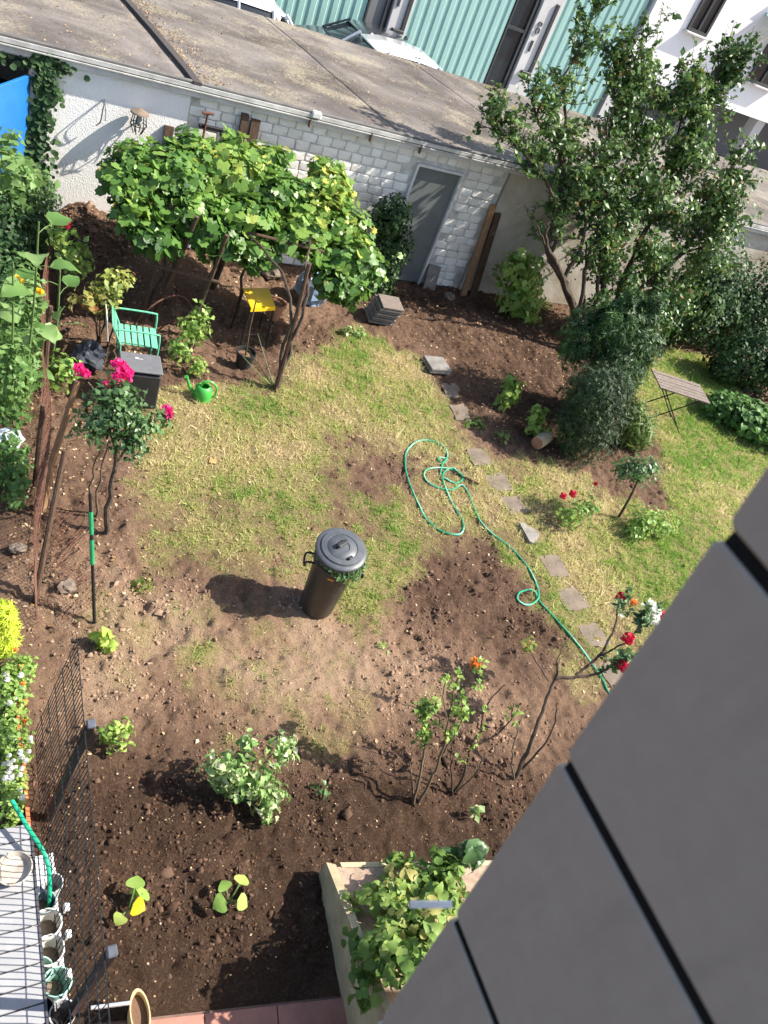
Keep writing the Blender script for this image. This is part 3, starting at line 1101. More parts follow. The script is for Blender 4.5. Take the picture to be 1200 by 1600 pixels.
wb = thing('white_house', (30, BY + 3, 0), 'white rendered house with dark windows and open ground floor behind the tree', 'house')
MB().box((33, BY + 4.2, 5.3), (23.4, 8.7, 6.3)).build('wall', WHITEW.m, wb)
MB().box((33, BY + 5.2, 1.07), (23.4, 6.0, 2.14)).build('ground_floor', GREYP, wb)
for xx in (21.7, 26.0, 29.6, 34.5):
    MB().box((xx, BY + .35, 1.07), (.5, .5, 2.14), bev=.01).build('pillar', BEIGE, wb)


def win(x, z, w, h, par):
    f = MB()
    y = BY - .15
    for (cx, cz, sx, sz) in ((x, z + h / 2 - .05, w, .1), (x, z - h / 2 + .05, w, .1), (x - w / 2 + .05, z, .1, h - .2), (x + w / 2 - .05, z, .1, h - .2), (x, z, .08, h - .2)):
        f.box((cx, y - .02, cz), (sx, .12, sz))
    fr = f.build('window', DARKF, par)
    MB().box((x, y - .005, z), (w - .18, .02, h - .18)).build('pane', GLASS, fr)
    MB().box((x, y - .10, z - h / 2 - .04), (w + .2, .26, .06), bev=.008).build('sill', BEIGE, fr)


win(23.6, 4.75, 1.0, 1.5, wb)
win(27.9, 3.9, 1.5, 1.3, wb)
win(31.8, 3.9, 1.5, 1.3, wb)
win(27.0, 6.6, 1.0, 1.5, wb)
ca = MB()
for k in range(14):
    ca.quadbox([(26.2 + k * .22, BY - .15, 5.32), (26.2 + k * .22 + .17, BY - .15, 5.32), (26.2 + k * .22 + .17, BY - 1.3, 4.86), (26.2 + k * .22, BY - 1.3, 4.86)], -.04)
cn = ca.build('canopy', MINT.m, wb)
MB().box((27.7, BY - 1.36, 4.80), (3.3, .1, .16)).build('canopy_edge', GREYP, cn)
fl = MB()
for k in range(9):
    fl.box((22.4 + k * .12, BY - .5, .55), (.03, .03, 1.0))
fl.box((22.9, BY - .5, 1.06), (1.1, .04, .05)).box((22.9, BY - .5, .1), (1.1, .04, .05))
props(fl.build('railing', plain('white_metal', rgb(.7, .7, .7), .5), None, loc=(22.9, BY - .5, 0)), 'short pale metal railing in front of the white house', 'railing')

# ------------------------------------------------------------------ parked cars
TYRE = plain('tyre_rubber', rgb(.02, .02, .02), .85)
RIM = plain('alloy', rgb(.5, .5, .52), .3, .9)
LAMPR = plain('tail_lamp', rgb(.35, .02, .02), .2)
LAMPW = plain('head_lamp', rgb(.7, .7, .72), .1)


def carpaint(name, c):
    t = NT(name)
    t.base(c)
    t.set(.25, 0, .5)
    t.b.inputs['Coat Weight'].default_value = 1.0
    t.b.inputs['Coat Roughness'].default_value = .04
    return t.m


def loft(secs):
    """secs: list of (x, [(y,z)...]) rings"""
    m = MB()
    n = len(secs[0][1])
    vs = [(x, y, z) for x, ring in secs for y, z in ring]
    fs = []
    for i in range(len(secs) - 1):
        for k in range(n):
            k2 = (k + 1) % n
            fs.append((i * n + k, (i + 1) * n + k, (i + 1) * n + k2, i * n + k2))
    fs.append(tuple(range(n)))
    fs.append(tuple(range((len(secs) - 1) * n + n - 1, (len(secs) - 1) * n - 1, -1)))
    return m.add(vs, fs)


def place(m, loc, flip):
    s = -1 if flip else 1
    m.v = [(loc[0] + s * x, loc[1] + s * y, loc[2] + z) for x, y, z in m.v]
    return m


def car(loc, label, paint, flip, roofp=None):
    t = thing('parked_car', loc, label, 'car', 'cars parked in the street')

    def ring(w, zb, zt, r=.08):
        return [(-w + r, zb), (w - r, zb), (w, zb + r), (w, zt - r * 1.6), (w - r, zt), (-w + r, zt), (-w, zt - r * 1.6), (-w, zb + r)]
    body = loft([(-2.10, ring(.70, .42, .78)), (-2.0, ring(.80, .28, .92)), (-1.55, ring(.87, .22, .97)), (-.6, ring(.89, .2, .97)), (.9, ring(.89, .2, .95)), (1.35, ring(.88, .22, .90)), (1.9, ring(.82, .26, .78)), (2.12, ring(.70, .36, .66))])
    b = place(body, loc, flip).build('body', paint, t, smooth=True)

    def cr(w0, w1, z0, z1, r=.06):
        return [(-w0, z0), (w0, z0), (w1 + .02, z1 - r), (w1 - r, z1), (-w1 + r, z1), (-w1 - .02, z1 - r)]
    cabin = loft([(-1.92, cr(.74, .60, .90, .97)), (-1.42, cr(.82, .64, .92, 1.36)), (-1.0, cr(.84, .66, .92, 1.44)), (-.2, cr(.84, .67, .92, 1.47)), (.35, cr(.84, .66, .92, 1.43)), (1.15, cr(.80, .62, .88, .95))])
    place(cabin, loc, flip).build('cabin_glass', GLASS, t, smooth=True)
    rf = loft([(-1.50, [(-.60, 1.33), (.60, 1.33), (.57, 1.365), (-.57, 1.365)]), (-1.0, [(-.72, 1.37), (.72, 1.37), (.56, 1.468), (-.56, 1.468)]), (-.2, [(-.73, 1.39), (.73, 1.39), (.56, 1.498), (-.56, 1.498)]), (.35, [(-.72, 1.36), (.72, 1.36), (.55, 1.458), (-.55, 1.458)]), (.50, [(-.60, 1.36), (.60, 1.36), (.55, 1.385), (-.55, 1.385)])])
    place(rf, loc, flip).build('roof', roofp or paint, t, smooth=True)
    for s in (-1, 1):
        for (xa, za, xb, zb_, w) in ((-1.93, .93, -1.46, 1.40, .05), (-.28, .93, -.22, 1.43, .035), (1.12, .93, .40, 1.41, .035), (-1.2, .93, -1.12, 1.42, .04)):
            place(MB().tube([(xa, s * .835, za), (xb, s * .69, zb_)], w, 5), loc, flip).build('window_pillar', paint, t)
    for sx in (-1.3, 1.3):
        for s in (-1, 1):
            M = Matrix.Rotation(PI / 2, 4, 'X')
            w = place(MB().lathe([(.20, -.1), (.30, -.1), (.325, -.07), (.325, .07), (.30, .1), (.20, .1)], (sx, s * .80, .32), 20, M), loc, flip).build('wheel', TYRE, t, smooth=True)
            place(MB().lathe([(.205, -.09), (.205, .09)], (sx, s * .815, .32), 16, M), loc, flip).build('rim', RIM, w)
    for s in (-1, 1):
        place(MB().box((1.98, s * .62, .68), (.22, .26, .12), bev=.03), loc, flip).build('headlight', LAMPW, t)
        place(MB().box((-2.03, s * .66, .82), (.14, .22, .16), bev=.03), loc, flip).build('tail_light', LAMPR, t)
        place(MB().box((.78, s * .97, .99), (.16, .16, .11), bev=.03), loc, flip).build('mirror', paint, t)
    return t


WPAINT = carpaint('white_car_paint', rgb(.72, .73, .74))
BPAINT = carpaint('black_car_paint', rgb(.03, .033, .04))
car((6.1, 22.0, 0), 'white car behind the roof on the left, beside the mint cladding', WPAINT, True)
car((11.45, 21.45, 0), 'white car nearest the roof edge, in front of the dark car', WPAINT, False)
bc = car((10.75, 23.2, 0), 'black car half hidden behind the white car by the entrance pillar', BPAINT, True)
bc.scale = (1, 1, .9)

# ------------------------------------------------------------------ things in the garden
WOOD_D = NT('dark_weathered_wood')
_v = WOOD_D.coord('Object', (3, 3, .6))
WOOD_D.base(WOOD_D.ramp(WOOD_D.noise(_v, 14, 7, .7), [(.3, rgb(.05, .03, .02)), (.7, rgb(.13, .085, .06))]))
WOOD_D.set(.85, 0, .2)
WOOD_D.bump(WOOD_D.noise(_v, 40, 5), .5, .01)
WOOD_L = NT('brown_plank')
_v = WOOD_L.coord('Object', (3, 3, .5))
WOOD_L.base(WOOD_L.ramp(WOOD_L.noise(_v, 12, 7, .7), [(.3, rgb(.19, .105, .055)), (.7, rgb(.36, .22, .12))]))
WOOD_L.set(.75, 0, .25)
WOOD_G = NT('grey_weathered_wood')
_v = WOOD_G.coord('Object', (1.0, 7, 3), (0, 0, math.radians(22)))
WOOD_G.base(WOOD_G.ramp(WOOD_G.noise(_v, 9, 8, .75), [(.3, rgb(.09, .07, .06)), (.55, rgb(.20, .165, .14)), (.75, rgb(.31, .27, .235))]))
WOOD_G.set(.85, 0, .2)
WOOD_G.bump(WOOD_G.noise(_v, 30, 5), .5, .01)
BARK = NT('bark')
_v = BARK.coord('Object', (1, 1, .5))
BARK.base(BARK.ramp(BARK.noise(_v, 22, 7, .75), [(.3, rgb(.035, .026, .02)), (.7, rgb(.12, .095, .075))]))
BARK.set(.95, 0, .1)
BARK.bump(BARK.noise(_v, 60, 5), .7, .015)
BLACKM = plain('black_metal', rgb(.018, .018, .02), .5, .3)
BLACKP = plain('black_plastic', rgb(.028, .028, .03), .5, var=.3, scale=8)
CONC = plain('grey_concrete_slab', rgb(.20, .185, .17), .95, var=.4, scale=6, bump=.6)
RUST = plain('rusty_wire', rgb(.15, .072, .05), .9, .2)

# --- bin with lid
BX, BYB = 3.136, 4.162
BIN = NT('bin_plastic')
_v = BIN.coord('Object')
BIN.base(BIN.mix(BIN.ramp(BIN.noise(BIN.coord('Object', (3, 3, .7)), 5, 7, .75), [(.5, rgb(0, 0, 0)), (.8, rgb(.55, .55, .55))]), BIN.ramp(BIN.noise(_v, 5, 7, .7), [(.3, rgb(.022, .020, .019)), (.75, rgb(.048, .042, .037))]), rgb(.14, .11, .085)))
BIN.set(.42, 0, .5)
BIN.bump(BIN.noise(_v, 60, 4), .12, .003)
bn = thing('garbage_bin', (BX, BYB, 0), 'tall black plastic bin with round lid standing alone on the lawn edge', 'bin')
zb0 = gz1(BX, BYB) - .02
MB().lathe([(.165, zb0), (.172, zb0 + .02), (.190, .40), (.205, .66), (.208, .72), (.226, .725), (.226, .755), (.214, .76), (.216, .835), (.224, .84), (.224, .855), (.212, .855), (.205, .70), (.17, .06)], (BX, BYB, 0), 40, cap1=True).build('body', BIN.m, bn, smooth=True)
LID = plain('lid_plastic', rgb(.075, .083, .095), .42, var=.3, scale=9, bump=.08)
Ml = Matrix.Rotation(math.radians(6), 4, 'X') @ Matrix.Rotation(math.radians(-4), 4, 'Y')
lid = MB().lathe([(.232, -.03), (.246, -.028), (.248, .004), (.236, .016), (.205, .020), (.198, .034), (.150, .042), (.145, .036), (.138, .043), (.07, .052), (.065, .046), (.0005, .05)], (BX, BYB, .885), 44, Ml, cap0=False).build('lid', LID, bn, smooth=True)
MB().box((BX - .01, BYB + .01, .955), (.14, .05, .035), rz=.5, bev=.012).build('lid_grip', BLACKP, lid)
MB().box((BX + .03, BYB - .14, .925), (.06, .03, .02), rz=.5, bev=.006).build('lid_tab', BLACKP, lid)
for an in (160, -20):
    a = math.radians(an)
    c_, s_ = math.cos(a), math.sin(a)
    tx, ty = -s_, c_
    pts = [(BX + c_ * r + tx * w, BYB + s_ * r + ty * w, zz) for r, w, zz in ((.20, .055, .70), (.262, .055, .70), (.272, .055, .69), (.272, .055, .60), (.272, -.055, .60), (.272, -.055, .69), (.262, -.055, .70), (.20, -.055, .70))]
    pts = [(BX + c_ * r + tx * w, BYB + s_ * r + ty * w, zz) for r, w, zz in ((.20, .06, .69), (.275, .06, .69), (.285, .055, .63), (.285, -.055, .63), (.275, -.06, .69), (.20, -.06, .69))]
    MB().tube(smooth_path(pts, 3), .011, 8).build('handle', BLACKP, bn, smooth=True)
ORG = plain('orange_print', rgb(.62, .27, .03), .5)
for a0, a1, zz in ((-128, -112, .665), (-84, -52, .64)):
    m = MB()
    q = 8
    vs = []
    for i in range(q + 1):
        a = math.radians(a0 + (a1 - a0) * i / q)
        r = .2075
        vs += [(BX + math.cos(a) * r, BYB + math.sin(a) * r, zz - .013), (BX + math.cos(a) * (r + .0012), BYB + math.sin(a) * (r + .0012), zz + .013)]
    m.add(vs, [(2 * i, 2 * i + 2, 2 * i + 3, 2 * i + 1) for i in range(q)])
    m.build('printed_band', ORG, bn)

# --- watering can
GREENP = plain('bright_green_plastic', rgb(.055, .36, .06), .35, var=.12, scale=6, bump=.03)
wx, wy = 2.70, 7.47
wz = gz1(wx, wy)
wc = thing('watering_can', (wx, wy, wz), 'bright green plastic watering can on the lawn by the bed', 'watering can')
MB().lathe([(.105, 0), (.125, .015), (.135, .12), (.125, .2), (.09, .245), (.075, .25), (.07, .24), (.1, .19), (.11, .03)], (wx, wy, wz), 26).build('body', GREENP, wc, smooth=True)
MB().tube(smooth_path([(wx - .1, wy + .03, wz + .06), (wx - .19, wy + .06, wz + .16), (wx - .25, wy + .085, wz + .30)], 4), taper(9, .03, .017), 10).lathe([(.018, 0), (.033, .035), (.033, .045)], (wx - .25, wy + .085, wz + .295), 12, Matrix.Rotation(-.5, 4, 'Y')).build('spout', GREENP, wc, smooth=True)
MB().tube(smooth_path([(wx - .05, wy, wz + .245), (wx - .02, wy, wz + .32), (wx + .09, wy - .02, wz + .33), (wx + .18, wy - .035, wz + .23), (wx + .17, wy - .03, wz + .09), (wx + .12, wy - .02, wz + .05)], 5), .015, 8).build('handle', GREENP, wc, smooth=True)

wc.scale = (.82, .82, .82)

# --- green garden chair
GCH = plain('mint_chair_paint', rgb(.14, .46, .30), .4, var=.15)
cx, cy = 1.98, 8.12
ch = thing('garden_chair', (cx, cy, 0), 'mint green metal garden armchair with slatted seat among the roses', 'chair')
rz = math.radians(-6)
CR = Matrix.Translation((cx, cy, 0)) @ Matrix.Rotation(rz, 4, 'Z')


def cw(p):
    return CR @ Vector(p)


for k in range(6):
    MB().box(cw((-.20 + k * .08, 0, .42)), (.062, .46, .014), rz=rz, bev=.003).build('seat_slat', GCH, ch)
for k in range(2):
    MB().box(cw((-.27 - k * .025, 0, .53 + k * .085)), (.014, .44, .066), rz=rz, ry=-.28, bev=.003).build('back_slat', GCH, ch)
for s in (-1, 1):
    MB().tube(smooth_path([cw((.24, s * .25, 0)), cw((.25, s * .25, .40)), cw((.24, s * .25, .60)), cw((.19, s * .25, .64)), cw((-.22, s * .25, .64)), cw((-.29, s * .25, .62))], 4), .013, 8).build('arm', GCH, ch, smooth=True)
    MB().tube([cw((-.20, s * .25, 0)), cw((-.22, s * .25, .42)), cw((-.33, s * .25, .67))], .013, 8).build('leg', GCH, ch)
MB().tube([cw((.24, -.25, .405)), cw((.24, .25, .405))], .012, 8).tube([cw((-.22, -.25, .405)), cw((-.22, .25, .405))], .012, 8).tube([cw((-.33, -.25, .67)), cw((-.33, .25, .67))], .012, 8).build('cross_bar', GCH, ch)
SHEET = plain('pale_sheet', rgb(.62, .70, .66), .6)
props(MB().quadbox([(1.60, 7.86, .45), (1.63, 8.30, .46), (1.60, 8.28, .72), (1.57, 7.9, .71)], .008).build('pale_sheet', SHEET, None, loc=(1.6, 8.1, .45)), 'pale sheet leaning against the back of the green chair', 'sheet')

ch.scale = (.92, .92, .92)

# --- black storage box in front of it
bxx, bxy = 1.90, 7.42
sb = thing('storage_box', (bxx, bxy, 0), 'black plastic storage box with grey sloping lid before the green chair', 'box')
MB().box((bxx, bxy, .23), (.43, .38, .46), rz=-.1, bev=.015).build('body', BLACKP, sb)
BOXL = plain('box_lid', rgb(.13, .13, .14), .5, var=.15)
bl = MB().box((bxx, bxy + .01, .485), (.46, .41, .035), rz=-.1, rx=-.10, bev=.012).build('lid', BOXL, sb)
MARK = plain('white_print', rgb(.6, .6, .6), .5)
MB().box((bxx - .035, bxy + .09, .4975), (.035, .03, .002), rz=-.1, rx=-.10).box((bxx + .005, bxy + .07, .4995), (.05, .008, .002), rz=-.1, rx=-.10).build('print', MARK, bl)
MB().tube([(bxx - .06, bxy - .2, .30), (bxx - .05, bxy - .235, .29), (bxx + .05, bxy - .245, .29), (bxx + .06, bxy - .21, .30)], .01, 6).build('handle', BLACKP, sb)

# --- stool with yellow top
YEL = plain('yellow_plastic', rgb(.80, .50, .015), .4, var=.06, bump=.02)
st = thing('stool', (3.65, 8.85, 0), 'small stool with bright yellow top and black legs under the vine', 'stool')
cs = [(3.474, 9.034), (3.863, 9.118), (3.827, 8.669), (3.46, 8.568)]
MB().prism(list(reversed(cs)), .658, .68).build('seat', YEL, st)
MB().quadbox([(3.46, 8.563, .62), (3.829, 8.664, .62), (3.829, 8.664, .678), (3.46, 8.563, .678)], .012).build('seat_edge', YEL, st)
for (a, b), (da, db) in zip(cs, ((-.03, .02), (.04, .03), (.03, -.04), (-.03, -.05))):
    MB().tube([(a * .94 + 3.65 * .06, b * .94 + 8.85 * .06, .66), (a + da, b + db, .0)], .013, 8).build('leg', BLACKM, st)
MB().tube([(3.465, 9.035, .25), (3.45, 8.555, .25), (3.835, 8.655, .25), (3.875, 9.125, .25)], .008, 6).build('stretcher', BLACKM, st)
TERR = plain('terracotta', rgb(.40, .19, .11), .85, var=.3, scale=9)
pt = thing('clay_pot', (4.18, 9.45, 0), 'round clay pot half hidden behind the yellow stool', 'pot')
MB().lathe([(.09, 0), (.14, .24), (.155, .24), (.155, .29), (.135, .29), (.12, .2)], (4.18, 9.45, .0), 24).build('body', TERR, pt, smooth=True)
MB().lathe([(.001, .255), (.134, .25)], (4.18, 9.45, 0), 20, cap0=False, cap1=False).build('soil', CLOD.m, pt)
pp = thing('flower_pot', (3.42, 8.22, 0), 'black plastic flower pot on soil in front of the stool', 'pot')
MB().lathe([(.10, 0), (.125, .2), (.135, .2), (.135, .225), (.122, .225), (.115, .15)], (3.42, 8.22, 0), 24, cap1=False).build('body', BLACKP, pp, smooth=True)
MB().lathe([(.001, .165), (.118, .16)], (3.42, 8.22, 0), 20, cap0=False, cap1=False).build('soil', CLOD.m, pp)
MB().tube([(3.42, 8.22, .15), (3.40, 8.28, .55), (3.42, 8.36, .9)], [.012, .011, .009], 6).build('stake', WOOD_D.m, pp)

# --- stacks of slabs
rs = random.Random(9)
for k in range(8):
    zz = .03 + k * .045
    lab = 'weathered top slab of the tilted slab stack beside the vine' if k == 7 else 'grey slab within the tilted slab stack beside the vine'
    o = MB().box((6.08 + .012 * k + rs.uniform(-.008, .008), 9.78 - .012 * k + rs.uniform(-.008, .008), zz + .02), (.40 - .03 * (k % 2), .40 - .03 * (k % 2), .030), rz=-.12 + rs.uniform(-.02, .02), rx=.06, bev=.004).build('paving_slab', CONC if k < 7 else WOOD_G.m, None, loc=(6.08, 9.78, zz))
    props(o, lab, 'slab', 'slabs stacked beside the vine')
for k, lab in enumerate(('lower of two square slabs stacked on the lawn border', 'upper of two square slabs stacked on the lawn border')):
    o = MB().box((6.62 + .008 * k, 8.52, .035 + k * .043), (.36, .36, .04), rz=-.05 + .03 * k, bev=.005).build('paving_slab', CONC, None, loc=(6.62, 8.52, .02 + k * .04))
    props(o, lab, 'slab')

# --- stepping stones of the path
STONE = plain('path_stone', rgb(.165, .13, .10), .95, var=.35, scale=5, bump=.7)
stones = [(6.66, 7.97, 'stepping stone just in front of the two stacked slabs'), (6.55, 7.42, 'stepping stone in the shaded path below the stacked slabs'), (6.36, 6.45, 'stepping stone lying in the round shadow of the yew'), (6.43, 5.93, 'stepping stone beside the hose coil'), (6.46, 5.52, 'stepping stone second below the yew shadow'), (6.47, 5.0, 'tilted dark stepping stone halfway along the path'), (6.46, 4.47, 'pale stepping stone right of the small hose loop'), (6.43, 3.95, 'stepping stone beyond the small hose loop towards the red rose'), (6.40, 3.43, 'stepping stone nearest to the red rose'), (6.36, 2.9, 'stepping stone half hidden by the panelled house wall')]
for k, (x, y, lab) in enumerate(stones):
    pr = np.random.default_rng(60 + k)
    poly = []
    for (sx, sy) in ((-1, -1), (-.1, -1.05), (1, -1), (1.05, .1), (1, 1), (0, 1.03), (-1, 1), (-1.04, 0)):
        poly.append((x + sx * .16 + pr.normal() * .02, y + sy * .16 + pr.normal() * .02))
    zt = max(gz1(x + a_, y + b_) for a_ in (-.12, 0, .12) for b_ in (-.12, 0, .12)) + .002
    m = MB().prism(poly, zt - .05, zt)
    if k == 5:
        m.v = [(a, b, c + (.04 if a < x else -.02)) for a, b, c in m.v]
    props(m.build('stepping_stone', STONE if k != 5 else CONC, None, loc=(x, y, zt - .05)), lab, 'stone', 'stones of the garden path')

# --- hose
HOSE = NT('green_hose')
HOSE.base(HOSE.ramp(HOSE.attr('var'), [(.45, rgb(.02, .24, .13)), (.55, rgb(.22, .55, .40))]))
HOSE.set(.4, 0, .4)
hp = [(6.35, 2.25), (6.131, 2.667), (6.144, 2.91), (6.098, 3.3), (6.005, 3.669), (5.916, 3.958), (5.938, 4.089), (5.856, 4.145), (5.707, 4.102), (5.628, 4.015), (5.693, 3.934), (5.856, 3.954), (5.984, 4.084), (6.038, 4.285), (6.039, 4.517), (5.968, 4.772), (5.807, 5.015), (5.753, 5.247), (5.769, 5.505), (5.808, 5.736), (5.779, 5.878), (5.598, 5.798), (5.433, 5.824), (5.302, 5.919), (5.285, 6.073), (5.404, 6.181), (5.642, 6.219), (5.837, 6.158), (5.866, 6.01), (5.716, 5.915), (5.605, 5.976), (5.551, 6.072), (5.665, 6.269), (5.809, 6.396), (5.717, 6.42), (5.652, 6.369), (5.71, 6.319), (5.857, 6.474), (5.865, 6.643), (5.716, 6.77), (5.475, 6.736), (5.232, 6.525), (5.079, 6.24), (5.002, 5.887), (4.967, 5.495), (4.988, 5.278), (5.104, 5.094), (5.255, 5.023), (5.401, 5.089), (5.486, 5.258), (5.488, 5.457), (5.491, 5.741), (5.526, 5.976), (5.647, 6.145), (5.793, 6.195), (5.847, 6.096), (5.90, 5.97)]
path = smooth_path([(x, y, 0) for x, y in hp], 7)
arr = np.array([(p.x, p.y) for p in path])
zz = gz(arr[:, 0], arr[:, 1])
lift = np.zeros(len(arr))
for i in range(len(arr)):
    j = np.arange(0, max(0, i - 8))
    if len(j):
        dd = np.min(np.hypot(arr[j, 0] - arr[i, 0], arr[j, 1] - arr[i, 1]))
        lift[i] = .022 * max(0, 1 - dd / .06)
ks = np.ones(7) / 7
zz = np.convolve(np.pad(zz, 3, mode='edge'), ks, 'valid') + np.convolve(np.pad(lift, 3, mode='edge'), ks, 'valid') + .014
hm = MB().tube([(arr[i, 0], arr[i, 1], zz[i]) for i in range(len(arr))], .0125, 8)
hm.a = [1.0 if ((k % 8) + (k // 8) // 3) % 8 in (0, 1) else 0.0 for k in range(len(hm.v))]
hs = hm.build('garden_hose', HOSE.m, None, smooth=True, loc=(5.8, 5.0, 0))
props(hs, 'green striped garden hose looped over the lawn', 'hose')
MB().tube([(5.88, 6.0, .045), (5.95, 5.93, .05), (6.03, 5.86, .06)], [.018, .02, .013], 10).build('nozzle', plain('dark_nozzle', rgb(.06, .03, .025), .5), hs, smooth=True)

# --- planks leaning on the wall


def plank(base, top, w, th, mat, label, axis='x', grp='boards leaning on the garage wall'):
    b, t = Vector(base), Vector(top)
    d = (t - b).normalized()
    sx = Vector((1, 0, 0))
    sx = (sx - d * sx.dot(d)).normalized()
    m = MB()
    m.quadbox([b - sx * w / 2, b + sx * w / 2, t + sx * w / 2, t - sx * w / 2], th)
    return props(m.build('plank', mat, None, loc=base), label, 'plank', grp)


plank((8.36, 10.90, 0), (8.30, 11.11, 1.68), .11, -.05, WOOD_L.m, 'light brown plank leaning at the edge of the brick wall')
plank((8.60, 10.93, 0), (8.46, 11.11, 1.55), .13, -.05, WOOD_D.m, 'dark plank leaning right beside the light brown plank')
plank((3.84, 10.85, 0), (3.86, 11.10, 2.15), .13, -.05, WOOD_D.m, 'wide dark board rising above the vine against the bricks')
plank((3.70, 10.93, 0), (3.70, 11.11, 2.19), .10, -.05, WOOD_D.m, 'narrow dark board left of the wide board above the vine')
plank((2.70, 10.88, 0), (2.70, 11.11, 1.80), .12, -.05, WOOD_D.m, 'short dark board above the vine against the rendered wall')
plank((7.62, 10.95, 0), (7.66, 11.11, .42), .25, -.04, CONC, 'small dark slab leaning on the bricks right of the grey door', grp=None)
o = MB().tube([(3.14, 11.06, 1.2), (3.17, 11.08, 2.09)], .016, 8).tube([(3.09, 11.07, 2.09), (3.25, 11.08, 2.10)], .02, 8).build('tool_handle', RUST, None, loc=(3.15, 11.06, 1.2))
props(o, 'rusty tool with T handle leaning on the white bricks', 'tool')
o = MB().box((3.27, 11.10, 1.905), (.38, .05, .05), bev=.008).box((3.42, 11.07, 1.86), (.08, .06, .06), bev=.01).build('wall_rail', BLACKM, None, loc=(3.27, 11.12, 1.9))
props(o, 'short black rail fixed on the bricks behind the tool handle', 'rail')
# wall lantern
ln = thing('wall_lantern', (2.27, 11.16, 1.8), 'old wire cage lantern mounted on the rendered wall', 'lantern')
MB().lathe([(.02, .0), (.12, -.045), (.125, -.06), (.10, -.05)], (2.27, 11.0, 1.985), 16).build('hood', plain('rusty_hood', rgb(.22, .17, .13), .8, .3), ln, smooth=True)
m = MB()
for k in range(6):
    a = k * PI / 3
    m.tube([(2.27 + .075 * math.cos(a), 11.0 + .075 * math.sin(a), 1.93), (2.27 + .105 * math.cos(a), 11.0 + .105 * math.sin(a), 1.78), (2.27 + .05 * math.cos(a), 11.0 + .05 * math.sin(a), 1.66)], .007, 5)
m.tube([(2.27 + .105 * math.cos(q * PI / 8), 11.0 + .105 * math.sin(q * PI / 8), 1.78) for q in range(16)], .007, 5, closed=True)
m.tube([(2.27, 11.16, 1.74), (2.27, 11.05, 1.78)], .012, 6)
m.build('cage', BLACKM, ln)
MB().lathe([(.02, .08), (.045, .03), (.04, -.03), (.01, -.06)], (2.27, 11.0, 1.82), 14).build('glass', plain('frosted_glass', rgb(.45, .45, .42), .3), ln, smooth=True)
o = MB().tube(smooth_path([(1.82, 11.16, 1.93), (1.82, 11.02, 1.93), (1.81, 11.0, 1.88), (1.80, 11.03, 1.7), (1.76, 11.09, 1.62)], 3), .008, 6).tube(smooth_path([(1.84, 11.16, 1.94), (1.84, 11.03, 1.9), (1.86, 11.04, 1.72)], 3), .006, 6).build('wall_hook', MATS['dull_metal'], None, loc=(1.82, 11.16, 1.9))
props(o, 'bent wire hook sticking out of the rendered wall', 'hook')

# --- folding table on the right lawn
tb = thing('folding_table', (10.75, 7.5, 0), 'weathered wooden folding table on thin metal legs on the right lawn', 'table')
ta = math.radians(-21)
TM = Matrix.Translation((10.75, 7.5, 0)) @ Matrix.Rotation(ta, 4, 'Z')
for k in range(6):
    MB().box(TM @ Vector((0, -.24 + k * .096, .72 + random.uniform(-.003, .003))), (.98, .086, .022), rz=ta, bev=.003).build('slat', WOOD_G.m, tb)
MB().box(TM @ Vector((-.36, 0, .697)), (.05, .54, .02), rz=ta).box(TM @ Vector((.36, 0, .697)), (.05, .54, .02), rz=ta).build('batten', WOOD_G.m, tb)
for s in (-1, 1):
    MB().tube([TM @ Vector((-.36, s * .23, .69)), TM @ Vector((.38, s * .25, 0))], .011, 6).build('leg', BLACKM, tb)
    MB().tube([TM @ Vector((.36, s * .21, .69)), TM @ Vector((-.38, s * .22, 0))], .011, 6).build('leg', BLACKM, tb)
MB().tube([TM @ Vector((.30, -.25, .08)), TM @ Vector((.30, .25, .08))], .008, 6).tube([TM @ Vector((-.30, -.22, .08)), TM @ Vector((-.30, .22, .08))], .008, 6).build('stretcher', BLACKM, tb)

# --- cut log
lg = thing('cut_log', (7.62, 6.72, 0), 'short cut log with red brown end lying by the yew', 'log')
LM = Matrix.Rotation(math.radians(28), 4, 'Z') @ Matrix.Rotation(PI / 2, 4, 'Y')
MB().lathe([(.095, -.17), (.10, -.05), (.098, .1), (.094, .17)], (7.63, 6.74, .105), 16, LM).build('bark', plain('pale_bark', rgb(.50, .40, .26), .9, var=.35), lg, smooth=True)
MB().lathe([(.09, -.174), (.001, -.176)], (7.63, 6.74, .105), 16, LM, cap0=False, cap1=False).build('cut_end', TERR, lg)

# --- raised planter by the house
PLC = NT('cream_planter_wall')
_v = PLC.coord('Object')
PLC.base(PLC.ramp(PLC.noise(_v, 3, 7, .7), [(.3, rgb(.27, .22, .13)), (.6, rgb(.46, .39, .25)), (.8, rgb(.54, .48, .34))]))
PLC.set(.9, 0, .2)
PLC.bump(PLC.noise(_v, 40, 5), .4, .01)
pl = thing('raised_planter', (2.8, 1.2, 0), 'cream walled raised planter with sloping side at the house', 'planter')
A, B_ = (2.36, 1.70), (2.20, .45)


def zr(y):
    return .20 + (1.70 - y) * .46


